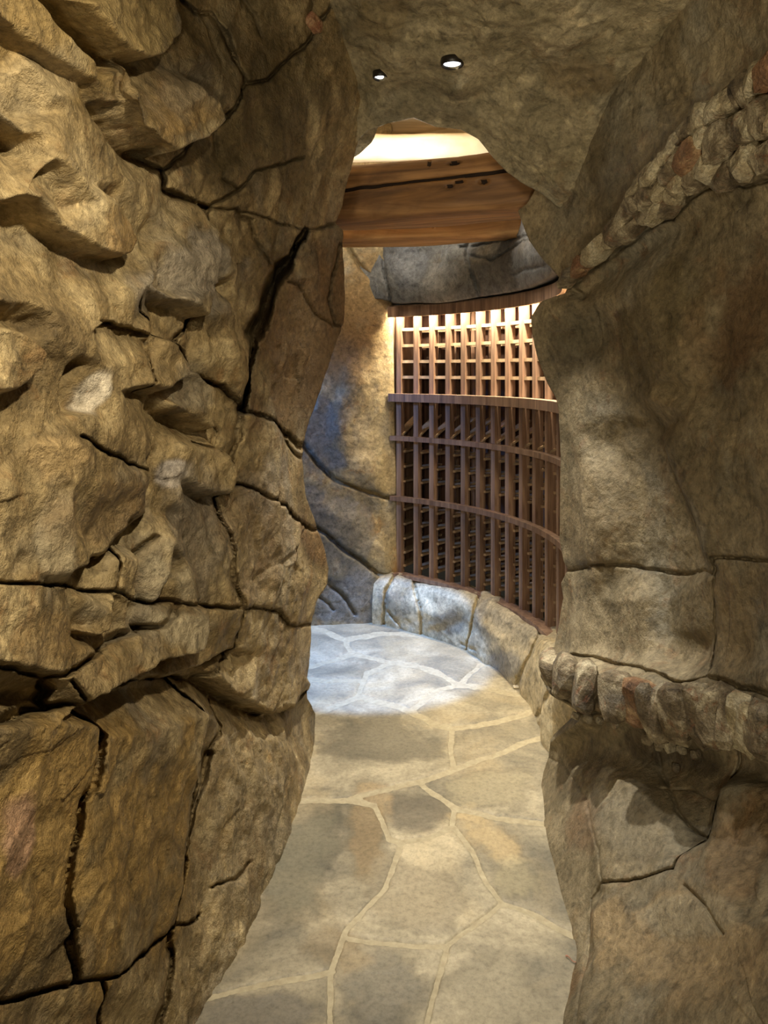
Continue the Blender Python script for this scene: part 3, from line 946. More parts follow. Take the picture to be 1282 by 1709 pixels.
for k, dy in enumerate(np.geomspace(0.006, 4.0, 60)):
    q = Pm[:, -1].copy(); q[:, 1] -= dy; q[:, 0] += 0.12 * dy - 0.02 * dy * dy
    near.append(q); nearx.append(QXm[:, -1] + 260 * dy ** 0.7)
for k, (dx, dy) in enumerate(((1.4, 0.45), (0.8, 0.42), (0.5, 0.36), (0.3, 0.27), (0.18, 0.2), (0.10, 0.14), (0.05, 0.095), (0.025, 0.06), (0.012, 0.035), (0.004, 0.015))):
    q = Pm[:, 0].copy(); q[:, 0] += dx; q[:, 1] += dy
    far.append(q); farx.append(QXm[:, 0] - 3 - 6 * (9 - k))
P = np.concatenate([np.stack(far, 1), Pm, np.stack(near, 1)], 1)
QX = np.concatenate([np.stack(farx, 1), QXm, np.stack(nearx, 1)], 1)
QY = np.repeat(PYR[:, None], QX.shape[1], 1)
FADE = np.clip((QX - sr[:, None]) / 50.0, 0.25, 1.0)

BT_TOP = [(940, 1108), (970, 1104), (999, 1106), (1064, 1123), (1128, 1141), (1188, 1136), (1282, 1158), (1400, 1180), (1560, 1216)]
BT_BOT = [(905, 1132), (925, 1156), (964, 1188), (1014, 1194), (1074, 1226), (1128, 1242), (1208, 1244), (1282, 1262), (1400, 1290), (1560, 1336)]
UB_TOP = [(948, 466), (985, 424), (1020, 388), (1060, 348), (1085, 292), (1120, 262), (1145, 222), (1180, 182), (1240, 132), (1282, 106), (1400, 40), (1560, -50)]
UB_BOT = [(950, 482), (985, 452), (1030, 418), (1060, 398), (1092, 372), (1112, 366), (1160, 322), (1200, 302), (1230, 313), (1282, 298), (1400, 260), (1560, 205)]
cracksR = [
    C([(840, 965), (954, 950), (999, 942), (1044, 941), (1069, 952), (1128, 957), (1173, 952), (1198, 957)], 2.5, 3),
    C([(1198, 957), (1201, 929), (1282, 935), (1700, 950)], 3, 4),
    C([(1200, 940), (1194, 1036), (1188, 1136)], 2.2, 3),
    C([(850, 1120)] + BT_TOP + [(1800, 1230)], 3.5, 4),
    C([(850, 1110)] + BT_BOT + [(1800, 1360)], 4, 5),
    C([(800, 500), (900, 490)] + UB_TOP + [(1900, -200)], 3, 3),
    C([(800, 500), (900, 490)] + UB_BOT + [(1900, 60)], 3.5, 4),
    C([(1064, 1222), (1090, 1280), (1110, 1310), (1122, 1345), (1142, 1376), (1174, 1396)], 2.5, 3),
    C([(1174, 1396), (1184, 1345), (1199, 1290), (1214, 1246)], 3, 4),
    C([(1010, 1476), (1035, 1480), (1085, 1470), (1130, 1456), (1142, 1430), (1174, 1396)], 2.5, 3),
    C([(1010, 1476), (1000, 1420), (985, 1340), (945, 1280), (915, 1262), (800, 1250)], 2.0, 1.2),
    C([(1010, 1476), (988, 1500), (984, 1560), (975, 1640), (960, 1800)], 3, 1.5),
    C([(1100, 1310), (1135, 1300), (1185, 1330)], 2, 2, False),
    C([(1154, 1488), (1186, 1520), (1222, 1570)], 2, 2.5, False),
    C([(948, 478), (965, 490), (972, 498)], 4, 4, False),
]
linesR = [
    ('L', [2.5, 2.5, 1], [(912, 520), (950, 500), (985, 505)]),
    ('L', [0, 0, 0.5], [(925, 640), (975, 660), (1000, 690)]),
    ('L', -3.5, [(1000, 560), (1040, 640), (1075, 700), (1095, 760)]),
    ('L', 3, [(965, 720), (990, 790), (1010, 880)]),
    ('L', -3.5, [(1012, 738), (1028, 768), (1046, 810), (1054, 850), (1066, 900), (1070, 935)]),
    ('L', -4.0, [(1090, 720), (1108, 775), (1126, 822), (1140, 875), (1156, 925)]),
    ('L', 3.0, [(1122, 740), (1148, 800), (1172, 860), (1192, 920)]),
    ('L', [2.5, 2.5, 1], [(1100, 668), (1150, 690), (1210, 735)]),
    ('L', [0, -2], [(1090, 640), (1180, 650)]),
    ('L', 1, [(1240, 760), (1260, 860)]),
    ('L', 2.5, [(1085, 480), (1105, 560), (1130, 620)]),
    ('L', -1, [(1180, 440), (1220, 520)]),
    ('L', 2.5, [(965, 985), (1000, 1000), (1080, 1000)]),
    ('L', 2, [(945, 1060), (1000, 1080), (1085, 1090)]),
    ('L', -2.5, [(1100, 1000), (1105, 1050), (1120, 1075), (1165, 1080)]),
    ('L', 3, [(1215, 960), (1210, 1040), (1205, 1120)]),
    ('L', 2, [(1270, 960), (1250, 1100)]),
    ('L', 3.5, [(920, 1128), (980, 1145), (1060, 1175), (1130, 1195), (1210, 1195), (1290, 1215)]),
    ('L', -5, [(960, 1215), (1010, 1215), (1070, 1245), (1130, 1262), (1200, 1262), (1282, 1285)]),
    ('L', 1.5, [(945, 1285), (985, 1345), (1003, 1400), (1008, 1450)]),
    ('L', -1.5, [(985, 1480), (978, 1540)]),
    ('L', 1.5, [(1020, 1300), (1080, 1330), (1110, 1390), (1120, 1440)]),
    ('L', -3, [(1130, 1300), (1165, 1330), (1165, 1370)]),
    ('L', 2, [(1000, 1540), (1030, 1505), (1100, 1490)]),
    ('L', 2.5, [(1210, 1320), (1190, 1420), (1210, 1480)]),
    ('L', 2, [(1000, 1650), (1100, 1600), (1250, 1560)]),
    ('L', 2.5, [(960, 450), (1010, 408), (1075, 360), (1110, 320), (1180, 260), (1282, 205)]),
    ('L', -3, [(965, 492), (1000, 462), (1045, 428), (1110, 385), (1170, 345), (1225, 328), (1282, 316)]),
    ('L', 1, [(1000, 330), (1060, 270), (1130, 150), (1200, 70)]),
    ('L', -0.5, [(950, 380), (1010, 320)]),
    ('L', 1.5, [(900, 380), (940, 420)]),
]
OLIVE, TAN = srgb(122, 108, 72), srgb(156, 134, 96)
patchesR = [
    (960, 560, 70, 60, 0, srgb(142, 134, 108), 0.6), (1120, 560, 90, 120, 20, OLIVE, 0.6), (1230, 560, 70, 120, 0, srgb(120, 92, 62), 0.7), (1130, 690, 60, 120, 20, srgb(160, 142, 108), 0.5),
    (1170, 880, 22, 70, -15, srgb(178, 168, 144), 0.7), (990, 860, 60, 120, 0, TAN, 0.5), (1140, 1040, 50, 50, 0, srgb(128, 112, 78), 0.6), (1240, 1040, 60, 100, 0, TAN, 0.6),
    (980, 1370, 30, 70, 0, srgb(150, 114, 82), 0.5), (1060, 1380, 70, 70, 0, srgb(150, 140, 116), 0.6), (1240, 1400, 70, 130, 0, srgb(156, 126, 86), 0.6),
    (1150, 1590, 180, 90, 0, srgb(178, 154, 114), 0.75), (1180, 1540, 90, 30, 0, srgb(160, 152, 128), 0.6), (950, 1640, 30, 80, 0, srgb(138, 108, 70), 0.6),
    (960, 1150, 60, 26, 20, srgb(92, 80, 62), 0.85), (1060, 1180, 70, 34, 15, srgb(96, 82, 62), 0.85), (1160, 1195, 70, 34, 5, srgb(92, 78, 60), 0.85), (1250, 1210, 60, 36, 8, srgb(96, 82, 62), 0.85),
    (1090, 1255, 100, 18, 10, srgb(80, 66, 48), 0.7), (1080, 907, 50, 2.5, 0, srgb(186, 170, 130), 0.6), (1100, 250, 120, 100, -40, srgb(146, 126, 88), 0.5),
]
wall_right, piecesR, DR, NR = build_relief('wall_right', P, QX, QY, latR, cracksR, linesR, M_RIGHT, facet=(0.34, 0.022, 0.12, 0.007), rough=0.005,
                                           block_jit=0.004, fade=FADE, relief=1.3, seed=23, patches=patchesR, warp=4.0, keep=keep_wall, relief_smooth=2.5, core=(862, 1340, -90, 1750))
wall_right['label'] = 'olive brown carved rock wall crossed by two rough rubble bands opposite the ochre wall'

# ------------------------------------------------------------------ passage ceiling with the arch rim

latC = Lattice(400, 1500, -1000, 620, 2)
YC = depth_table(latC, {
    -900: [(400, 1.2), (640, 1.0), (1000, 1.0), (1290, 1.05), (1500, 1.2)],
    -400: [(400, 2.0), (560, 1.6), (750, 1.5), (1000, 1.5), (1200, 1.5), (1400, 1.6)],
    -200: [(400, 2.6), (540, 2.1), (600, 2.02), (750, 1.9), (1000, 1.85), (1165, 1.8), (1290, 1.8), (1450, 1.9)],
    0: [(400, 3.2), (540, 2.62), (600, 2.48), (750, 2.36), (1000, 2.26), (1165, 2.15), (1290, 2.28), (1450, 2.3)],
    100: [(400, 3.3), (545, 2.85), (600, 2.72), (750, 2.64), (900, 2.54), (1000, 2.45), (1090, 2.38), (1200, 2.42), (1400, 2.6)],
    200: [(400, 3.5), (550, 3.08), (600, 2.96), (750, 2.9), (900, 2.74), (1010, 2.62), (1100, 2.66), (1400, 2.9)],
    300: [(400, 3.6), (560, 3.2), (600, 3.1), (750, 3.06), (870, 2.95), (960, 2.85), (1100, 2.9), (1400, 3.0)],
    450: [(400, 3.7), (750, 3.25), (1100, 3.1), (1400, 3.1)],
}, 8)
rimC = [(400, 330), (540, 300), (575, 268), (590, 243), (600, 231), (614, 216), (650, 204), (690, 195), (712, 203), (730, 210), (770, 214), (800, 232), (818, 254), (850, 288), (872, 302), (905, 318), (918, 328), (932, 342), (1000, 370), (1100, 410), (1500, 500)]
PXC = np.arange(470, 1300, 2.5)
rc = np.interp(PXC, [q[0] for q in rimC], [q[1] for q in rimC])
tC = np.concatenate([np.linspace(0, 0.6, 190), np.linspace(0.605, 1, 40)])
QYm = rc[None, :] + (-760 - rc[None, :]) * (tC[:, None] ** 1.25)
QXm = np.repeat(PXC[None, :], len(tC), 0)
Pm = unproj(QXm, QYm, latC.sample(YC, QXm, QYm))
Pm[..., 2] = np.minimum(Pm[..., 2], 2.9)
far, fary, near, neary = [], [], [], []
for k, (dy, dz) in enumerate(((0.24, 0.85), (0.22, 0.55), (0.2, 0.35), (0.18, 0.22), (0.15, 0.13), (0.11, 0.075), (0.07, 0.04), (0.035, 0.015), (0.012, 0.003))):
    q = Pm[0].copy(); q[:, 1] += dy; q[:, 2] += dz
    far.append(q); fary.append(QYm[0] + 4 + 7 * (8 - k))
for k, dy in enumerate((0.1, 0.25, 0.5, 0.9, 1.4, 2.0, 2.8, 3.6)):
    q = Pm[-1].copy(); q[:, 1] = np.maximum(q[:, 1] - dy, -3.0 + 0.02 * k); q[:, 0] *= (1 + 0.9 * dy)
    q[:, 2] = q[:, 2] * max(0, 1 - dy) + 2.75 * min(1, dy)
    near.append(q); neary.append(QYm[-1] - 60 * k - 20)
P = np.concatenate([np.stack(far, 0), Pm, np.stack(near, 0)], 0)
QY = np.concatenate([np.stack(fary, 0), QYm, np.stack(neary, 0)], 0)
QX = np.repeat(PXC[None, :], QY.shape[0], 0)
FADE = np.clip((rc[None, :] - QY) / 45.0, 0.2, 1.0)
cracksC = [
    C([(850, 330), (856, 285), (846, 235), (838, 190), (850, 150), (905, 90), (960, 40), (1040, -60), (1100, -400), (1100, -1000)], 2.0, 1.0),
    C([(400, 60), (560, 52), (640, 48), (720, 30), (770, 28), (850, 150)], 2, 0.8, False),
    C([(1030, 100), (1060, 92), (1085, 85)], 2, 1.2, False),
    C([(660, 70), (700, 40), (760, 26), (800, 36), (850, 44)], 1.6, 1.0, False),
    C([(930, 20), (960, 5), (980, -20)], 1.6, 1.0, False),
    C([(885, 330), (905, 290), (890, 262)], 2, 1.0, False),
]
linesC = [
    ('L', [1, 2, 2, 1], [(590, 225), (650, 190), (720, 190), (800, 215)]),
    ('L', [-2.5, -3, -2.5], [(600, 170), (700, 150), (790, 165)]),
    ('L', [2.5, 3, 2], [(830, 250), (800, 190), (770, 150)]),
    ('L', [3, 3.5], [(870, 215), (900, 260)]),
    ('L', [-2.5, -2.5], [(880, 120), (930, 160)]),
    ('L', [4, 3], [(915, 300), (950, 250)]),
    ('L', [2, 1.5, 2], [(640, 110), (700, 85), (800, 90)]),
    ('L', [-1.5, -2], [(620, 40), (720, 20)]),
    ('L', [2, 2], [(830, 20), (930, 60)]),
    ('L', [-2, -2], [(1040, 40), (980, 140)]),
    ('L', [1, 1], [(870, -60), (1000, -40)]),
]
keep_ceiling = lambda D: (D[..., 2] < 3.35)
patchesC = [(640, 30, 60, 50, 0, srgb(150, 128, 84), 0.6), (900, 200, 40, 90, 20, srgb(150, 138, 106), 0.6), (700, 180, 90, 40, 0, srgb(140, 130, 102), 0.5), (980, 130, 60, 60, 0, srgb(124, 100, 62), 0.6)]
ceiling, piecesC, DC, NC = build_relief('ceiling', P, QX, QY, latC, cracksC, linesC, M_CEIL, facet=(0.3, 0.028, 0.10, 0.014), rough=0.010, block_jit=0.003,
                                        fade=FADE, seed=37, patches=patchesC, warp=5.0, keep=keep_ceiling, relief_smooth=4.0, core=(450, 1290, -300, 320))
ceiling['label'] = 'low carved rock vault ending in an arched rim above the passage'

# ------------------------------------------------------------------ round cellar: far rock wall, lintel, kerb
RC = np.array([-0.69, 3.46])       # centre of the round cellar
RF = 1.49                          # radius at the rack front


def ray_circle(px, r):
    """forward distance at which a sight line through pixel column px meets the far side of a circle round the cellar centre"""
    m = (px - CX) / FOC
    a = m * m + 1; b = -2 * (m * RC[0] + RC[1]); c = RC[0] ** 2 + RC[1] ** 2 - r * r
    return (-b + np.sqrt(np.maximum(b * b - 4 * a * c, 0))) / (2 * a)


latF = Lattice(60, 760, 60, 1160, 2)
silF = [(60, 652), (400, 652), (470, 655), (520, 656), (600, 656), (700, 658), (830, 662), (900, 664), (965, 668), (1060, 660), (1160, 655)]
PYF = np.concatenate([np.linspace(80, 380, 60, endpoint=False), np.arange(380, 1070, 2.0), np.linspace(1072, 1120, 8)])
sf_ = np.interp(PYF, [q[0] for q in silF], [q[1] for q in silF])
tn = np.concatenate([np.linspace(0, 0.5, 40, endpoint=False), np.linspace(0.5, 1, 120)])
QXm = 120 + (sf_[:, None] - 120) * tn[None, :]
QYm = np.repeat(PYF[:, None], QXm.shape[1], 1)
Yb = np.minimum(ray_circle(QXm, RF + 0.06), np.interp(QXm, [100, 480, 560, 620, 650, 672], [4.66, 4.70, 4.72, 4.745, 4.765, 4.80]))
Pm = unproj(QXm, QYm, Yb)
left, leftx, far, farx = [], [], [], []
for k, (dx, dy) in enumerate(((-0.1, -1.4), (-0.1, -0.8), (-0.02, -0.4), (0.0, -0.15))):
    q = Pm[:, 0].copy(); q[:, 0] += dx; q[:, 1] += dy
    left.append(q); leftx.append(QXm[:, 0] - 40 + 10 * k)
for k, (dx, dy) in enumerate(((0.004, 0.015), (0.008, 0.04), (0.012, 0.09), (0.02, 0.2), (0.03, 0.5), (0.03, 0.75))):
    q = Pm[:, -1].copy(); q[:, 0] += dx; q[:, 1] += dy
    far.append(q); farx.append(QXm[:, -1] + 2 + 4 * k)
P = np.concatenate([np.stack(left, 1), Pm, np.stack(far, 1)], 1)
QX = np.concatenate([np.stack(leftx, 1), QXm, np.stack(farx, 1)], 1)
QY = np.repeat(PYF[:, None], QX.shape[1], 1)
FADE = np.clip((sf_[:, None] - QX) / 25.0, 0.15, 1.0)
cracksF = [
    C([(60, 640), (400, 690), (505, 740), (530, 775), (560, 800), (600, 817), (640, 828), (665, 830), (800, 834)], 3.5, 6),
    C([(60, 760), (400, 830), (520, 872), (545, 890), (570, 913), (602, 931), (630, 955), (652, 964), (700, 975)], 3.5, 6),
    C([(470, 900), (548, 970), (570, 990), (592, 1024)], 2.5, 4, False),
    C([(530, 990), (548, 1005), (556, 1016)], 2, 2.5, False),
    C([(60, 260), (540, 380), (582, 414), (602, 446), (632, 476), (662, 512), (740, 560)], 3, 5),
    C([(636, 440), (626, 450), (630, 472)], 2.5, 3, False),
    C([(548, 572), (535, 620), (520, 680)], 4, 4, False),
]
linesF = [
    ('L', 0, [(640, 560), (620, 640), (610, 700)]), ('L', 1.5, [(600, 640), (590, 700), (600, 760)]), ('L', 3, [(612, 770), (622, 790), (630, 815)]),
    ('L', -1, [(650, 750), (652, 800)]), ('L', -2, [(545, 700), (540, 760)]), ('L', 2, [(560, 690), (580, 780)]), ('L', 3, [(540, 850), (590, 868), (610, 900)]),
    ('L', -1.5, [(560, 830), (610, 840), (640, 880)]), ('L', 3, [(625, 905), (640, 900), (650, 930)]), ('L', 2.5, [(570, 950), (610, 970), (615, 1000)]), ('L', 0, [(640, 1000), (645, 1030)]),
    ('L', 1, [(600, 500), (640, 520)]), ('L', 2, [(600, 420), (630, 430)]), ('L', -1, [(560, 560), (580, 600)]),
]
patchesF = [(545, 720, 50, 70, 10, srgb(128, 126, 120), 0.8), (560, 880, 80, 70, 0, srgb(122, 120, 116), 0.7), (590, 560, 70, 120, 0, srgb(146, 118, 74), 0.8), (560, 1000, 80, 50, 0, srgb(112, 112, 112), 0.7), (640, 700, 30, 130, 0, srgb(184, 166, 124), 0.6)]  # grey patches paint the reach of the cool cellar light into the rock
wall_back, piecesF, DF_, NF_ = build_relief('wall_back', P, QX, QY, latF, cracksF, linesF, M_FAR, facet=(0.28, 0.012, 0.11, 0.005), rough=0.004, block_jit=0.004, fade=FADE, seed=53,
                                            patches=patchesF, warp=3.0, keep=keep_wall, relief_smooth=2.5, core=(100, 690, 100, 1100))
wall_back['label'] = 'smooth carved rock wall at the far end of the cellar beside the wine rack'

# stones over the rack
latT = Lattice(540, 1100, 300, 600, 2)
PXT = np.arange(566, 1060, 2.5)
Yt = ray_circle(PXT, RF - 0.05)
zbot = np.interp(PXT, [560, 640, 655, 700, 790, 860, 935, 1100], [2.03, 2.03, 2.02, 2.01, 2.005, 2.01, 2.015, 2.02])
rows = []
rowq = []
ztop = 2.62
for s in np.concatenate([[-3, -2, -1], np.linspace(0, 1, 90)]):
    if s < 0:      # underside runs back over the fascia
        z = zbot + 0.004
        Y = ray_circle(PXT, RF - 0.05 - 0.0 + 0.10 * (-s) / 3 + 0.02)
        p = np.stack([(PXT - CX) / FOC * Y, Y, z], -1)
        rows.append(p); rowq.append(np.full_like(PXT, 520) - s * 4)
    else:
        z = zbot + (ztop - zbot) * s
        Y = ray_circle(PXT, RF - 0.05 - 0.05 * math.sin(min(1, s * 2.2) * math.pi) * 0.6)
        rows.append(np.stack([(PXT - CX) / FOC * Y, Y, z], -1)); rowq.append(HY - (z - EYE) / Y * FOC)
P = np.stack(rows, 0); QY = np.stack(rowq, 0); QX = np.repeat(PXT[None, :], len(rows), 0)
cracksT = [
    C([(640, 300), (638, 400), (640, 450), (650, 480), (662, 560)], 3, 5),
    C([(770, 300), (786, 408), (784, 432), (795, 460), (806, 486), (815, 560)], 3, 5),
    C([(784, 428), (822, 436), (880, 405), (960, 380)], 2.5, 3),
    C([(866, 455), (900, 444), (936, 436), (1010, 420)], 2, 3, False),
    C([(850, 400), (868, 450), (870, 470)], 1.5, 1.5, False),
    C([(775, 415), (800, 412), (850, 400), (905, 396)], 2.5, 4, False),
]
linesT = [('L', 3, [(660, 420), (700, 410), (760, 420)]), ('L', 4, [(680, 470), (740, 485)]), ('L', 1, [(700, 450), (740, 440)]), ('L', 3, [(800, 470), (850, 480), (900, 470)]), ('L', 2, [(840, 430), (900, 430)]), ('L', 2, [(610, 430), (625, 450)])]
stone_lintel, piecesT, DT, NT = build_relief('stone_lintel', P, QX, QY, latT, cracksT, linesT, M_GREY, piece='lintel_stone', facet=(0.22, 0.018, 0.09, 0.006), rough=0.004, block_jit=0.008, fade=np.clip((QX - 600) / 60.0, 0.1, 1.0),
                                             seed=61, warp=3.0, relief_smooth=2.0, core=(560, 955, 310, 550), patches=[(680, 430, 50, 40, 0, srgb(116, 120, 128), 0.6), (850, 450, 60, 30, 0, srgb(98, 98, 96), 0.6)])
tag(stone_lintel, 'curved course of grey stones above the wine rack fascia', None, None, 'structure')

# kerb below the rack
TH = np.radians(np.arange(-28, 64, 0.3))
prof = [(1.60, 0.275), (1.54, 0.284), (1.50, 0.286), (1.475, 0.282), (1.455, 0.27), (1.44, 0.25), (1.43, 0.22), (1.422, 0.18), (1.416, 0.13), (1.412, 0.08), (1.41, 0.04), (1.408, 0.0), (1.405, -0.06)]
pr = np.array(prof)
tt = np.linspace(0, len(pr) - 1, 64)
pr = np.stack([np.interp(tt, np.arange(len(pr)), pr[:, k]) for k in (0, 1)], 1)
P = np.zeros((len(pr), len(TH), 3))
for i, (r, z) in enumerate(pr):
    rr = r + 0.25 * np.clip((np.radians(-9) - TH[::-1]) / 0.3, 0, 1) ** 1.3
    P[i, :, 0] = RC[0] + rr * np.cos(TH[::-1]); P[i, :, 1] = RC[1] + rr * np.sin(TH[::-1]); P[i, :, 2] = z
QX = CX + FOC * P[..., 0] / P[..., 1]; QY = HY - FOC * (P[..., 2] - EYE) / P[..., 1]
latK = Lattice(580, 1300, 900, 1500, 2)
cracksK = [
    C([(676, 940), (648, 985), (645, 1010), (640, 1060)], 3, 4),
    C([(690, 955), (692, 985), (704, 1015), (705, 1070)], 2, 4),
    C([(803, 990), (796, 1025), (785, 1060), (776, 1095)], 2.5, 4),
    C([(770, 1075), (800, 1085)], 2, 2, False),
    C([(905, 1050), (890, 1095), (876, 1130), (872, 1180)], 2.5, 4),
    C([(985, 1080), (940, 1130), (905, 1200), (890, 1260)], 2.5, 4),
    C([(1100, 1150), (960, 1250), (930, 1330)], 2.5, 4),
    C([(650, 1020), (668, 1042), (672, 1055)], 2, 2.5, False),
]
linesK = [('L', 3, [(655, 1000), (690, 1010)]), ('L', 0, [(700, 985), (720, 1000)]), ('L', 3, [(735, 1030), (760, 1010), (790, 1010)]), ('L', -1, [(740, 1050), (770, 1040)]), ('L', 4, [(810, 1040), (835, 1060), (850, 1090)]), ('L', 0, [(860, 1060), (880, 1080)]), ('L', 3, [(900, 1110), (920, 1150)]), ('L', 3, [(905, 1200), (930, 1190)])]
stone_kerb, piecesK, DK, NK = build_relief('stone_kerb', P, QX, QY, latK, cracksK, linesK, M_CURB, piece='kerb_stone', facet=(0.2, 0.018, 0.09, 0.006), rough=0.003, block_jit=0.006, seed=71, warp=2.5,
                                           relief_smooth=2.0, back=0.08, core=(600, 1090, 1000, 1052), patches=[(670, 1010, 30, 25, 0, srgb(150, 140, 118), 0.5), (745, 1040, 30, 20, 0, srgb(136, 132, 120), 0.6), (850, 1110, 30, 30, 0, srgb(146, 146, 146), 0.6)])
tag(stone_kerb, 'curved plinth of pale rounded stones carrying the wine rack', None, None, 'structure')

# ------------------------------------------------------------------ floor of flagstones
latG = Lattice(-700, 2300, 960, 2900, 3)
jointsG = [
    [(500, 1040), (540, 1052), (575, 1068), (588, 1090), (640, 1103), (690, 1108)],
    [(575, 1068), (640, 1056), (720, 1060), (790, 1085)],
    [(690, 1108), (735, 1122), (765, 1142), (800, 1108), (830, 1100)],
    [(420, 1120), (520, 1112), (560, 1100), (588, 1090)],
    [(420, 1135), (520, 1134), (604, 1135), (612, 1122), (660, 1104)],
    [(604, 1135), (600, 1160), (540, 1185), (500, 1200)],
    [(600, 1160), (640, 1172), (686, 1186), (735, 1150), (765, 1142)],
    [(686, 1186), (720, 1205), (758, 1213), (800, 1208), (870, 1195), (900, 1180)],
    [(765, 1142), (830, 1150), (890, 1165)],
    [(758, 1213), (752, 1250), (757, 1284)],
    [(400, 1336), (500, 1334), (580, 1334), (625, 1322), (700, 1304), (757, 1284), (820, 1262), (870, 1240), (920, 1225)],
    [(700, 1304), (722, 1325), (760, 1346), (830, 1364), (920, 1375)],
    [(580, 1334), (626, 1344), (640, 1370), (650, 1400), (672, 1406)],
    [(672, 1406), (720, 1395), (756, 1378), (760, 1346)],
    [(672, 1406), (660, 1440), (645, 1480), (605, 1520), (582, 1545), (570, 1570)],
    [(760, 1378), (790, 1420), (812, 1470), (838, 1508)],
    [(838, 1508), (800, 1535), (765, 1560), (745, 1578)],
    [(582, 1562), (640, 1572), (700, 1578), (745, 1578)],
    [(838, 1508), (890, 1524), (960, 1560), (1000, 1580)],
    [(745, 1578), (735, 1620), (720, 1670), (708, 1730), (690, 1900), (600, 2900)],
    [(570, 1570), (552, 1620), (552, 1720), (545, 1900), (400, 2900)],
    [(556, 1618), (480, 1634), (400, 1652), (340, 1668), (250, 1690), (-200, 1800)],
    [(545, 1800), (640, 1830), (700, 1810), (1000, 1780), (1400, 1850)], [(500, 2100), (650, 2150), (1600, 2200)], [(545, 1840), (300, 1900), (-300, 2100)],
]
cracksG = [dict(p=j, w=4.2, d=1.0, sep=True) for j in jointsG]
gx = np.concatenate([np.linspace(-650, 250, 50, endpoint=False), np.arange(250, 1040, 2.5), np.linspace(1040, 1700, 40)])
gy = np.concatenate([np.arange(1000, 1740, 2.0), np.linspace(1745, 2850, 70)])
QX, QY = np.meshgrid(gx, gy)
Yg = EYE * FOC / (QY - HY)
P = unproj(QX, QY, Yg)
patchesG = [
    (640, 1235, 110, 45, 0, srgb(128, 120, 100), 0.75), (700, 1350, 50, 40, 0, srgb(112, 104, 88), 0.8), (500, 1450, 70, 100, 10, srgb(136, 130, 108), 0.75), (612, 1400, 32, 90, 8, srgb(182, 154, 110), 0.6),
    (690, 1500, 100, 60, 0, srgb(160, 148, 122), 0.7), (820, 1310, 80, 45, 0, srgb(176, 164, 132), 0.7), (820, 1400, 70, 40, 20, srgb(196, 172, 126), 0.7), (860, 1470, 60, 40, 0, srgb(176, 164, 128), 0.6),
    (450, 1690, 110, 40, 0, srgb(128, 122, 110), 0.7), (640, 1650, 70, 70, 0, srgb(134, 128, 112), 0.7), (820, 1640, 90, 80, 0, srgb(168, 158, 132), 0.6), (560, 1580, 60, 40, 0, srgb(170, 146, 106), 0.5),
]
m_floor, piecesG, DG, NG = build_relief('floor', P, QX, QY, latG, cracksG, [], M_FLAG, piece='flagstone', facet=(0.5, 0.0015, 0.16, 0.0008), rough=0.0012, block_jit=0.001, seed=83,
                                        patches=patchesG, warp=4.0, back=0.03, edge=0.002, skirt=0.02, lean=0.0, core=(430, 785, 1000, 2800))
m_floor['label'] = 'floor of irregular grey and buff flagstones with pale mortar joints'
m_floor.data.materials[0] = M_MORTAR
# mortar bed just below the stone faces
me = m_floor.data
co = np.zeros(len(me.vertices) * 3, np.float32); me.vertices.foreach_get('co', co)
co = co.reshape(-1, 3); co[:, 2] = -0.0042
me.vertices.foreach_set('co', co.ravel()); me.update()


# floor behind the photographer
for i in range(5):
    for j in range(3):
        w, d = 0.62, 0.68
        x0, y0 = -0.95 + j * w, -2.5 + i * d
        v = [(x0 + 0.008, y0 + 0.008, -0.03), (x0 + w - 0.008, y0 + 0.008, -0.03), (x0 + w - 0.008, y0 + d - 0.008, -0.03), (x0 + 0.008, y0 + d - 0.008, -0.03)]
        v = v + [(a, b, 0.0) for a, b, c in v]
        f = [(4, 5, 6, 7), (0, 1, 5, 4), (1, 2, 6, 5), (2, 3, 7, 6), (3, 0, 4, 7), (3, 2, 1, 0)]
        new_mesh_object('flagstone', v, f, M_FLAG, m_floor, False)

# end wall of the passage behind the photographer
gx, gz = np.meshgrid(np.linspace(-1.5, 1.6, 60), np.linspace(-0.1, 3.1, 60))
P = np.stack([gx, -2.3 + 0 * gx, gz], -1)
P[..., 1] += 0.06 * facets(P / 0.4, 5) + 0.02 * fbm(P * 6, 3, 4)
ii = np.arange(3600).reshape(60, 60)
wall_front = new_mesh_object('wall_front', P.reshape(-1, 3), np.stack([ii[:-1, :-1], ii[:-1, 1:], ii[1:, 1:], ii[1:, :-1]], -1).reshape(-1, 4)[:, ::-1], M_RIGHT)
tag(wall_front, 'rock wall closing the passage behind the photographer', None, None, 'structure')

# ------------------------------------------------------------------ upper part of the cellar
th = np.radians(np.linspace(4, 178, 100)); zz = np.linspace(2.25, 3.35, 30)
T2, Z2 = np.meshgrid(th, zz)
P = np.stack([RC[0] + 1.78 * np.cos(T2), RC[1] + 1.78 * np.sin(T2), Z2], -1)
rr = 0.05 * facets(P / 0.4, 9) + 0.02 * fbm(P * 6, 3, 8)
P[..., 0] -= rr * np.cos(T2); P[..., 1] -= rr * np.sin(T2)
ii = np.arange(T2.size).reshape(T2.shape)
wall_upper = new_mesh_object('wall_upper', P.reshape(-1, 3), np.stack([ii[:-1, :-1], ii[:-1, 1:], ii[1:, 1:], ii[1:, :-1]], -1).reshape(-1, 4)[:, ::-1], M_PLASTER)
tag(wall_upper, 'cream rough plaster of the cellar above the timber beams', None, None, 'structure')


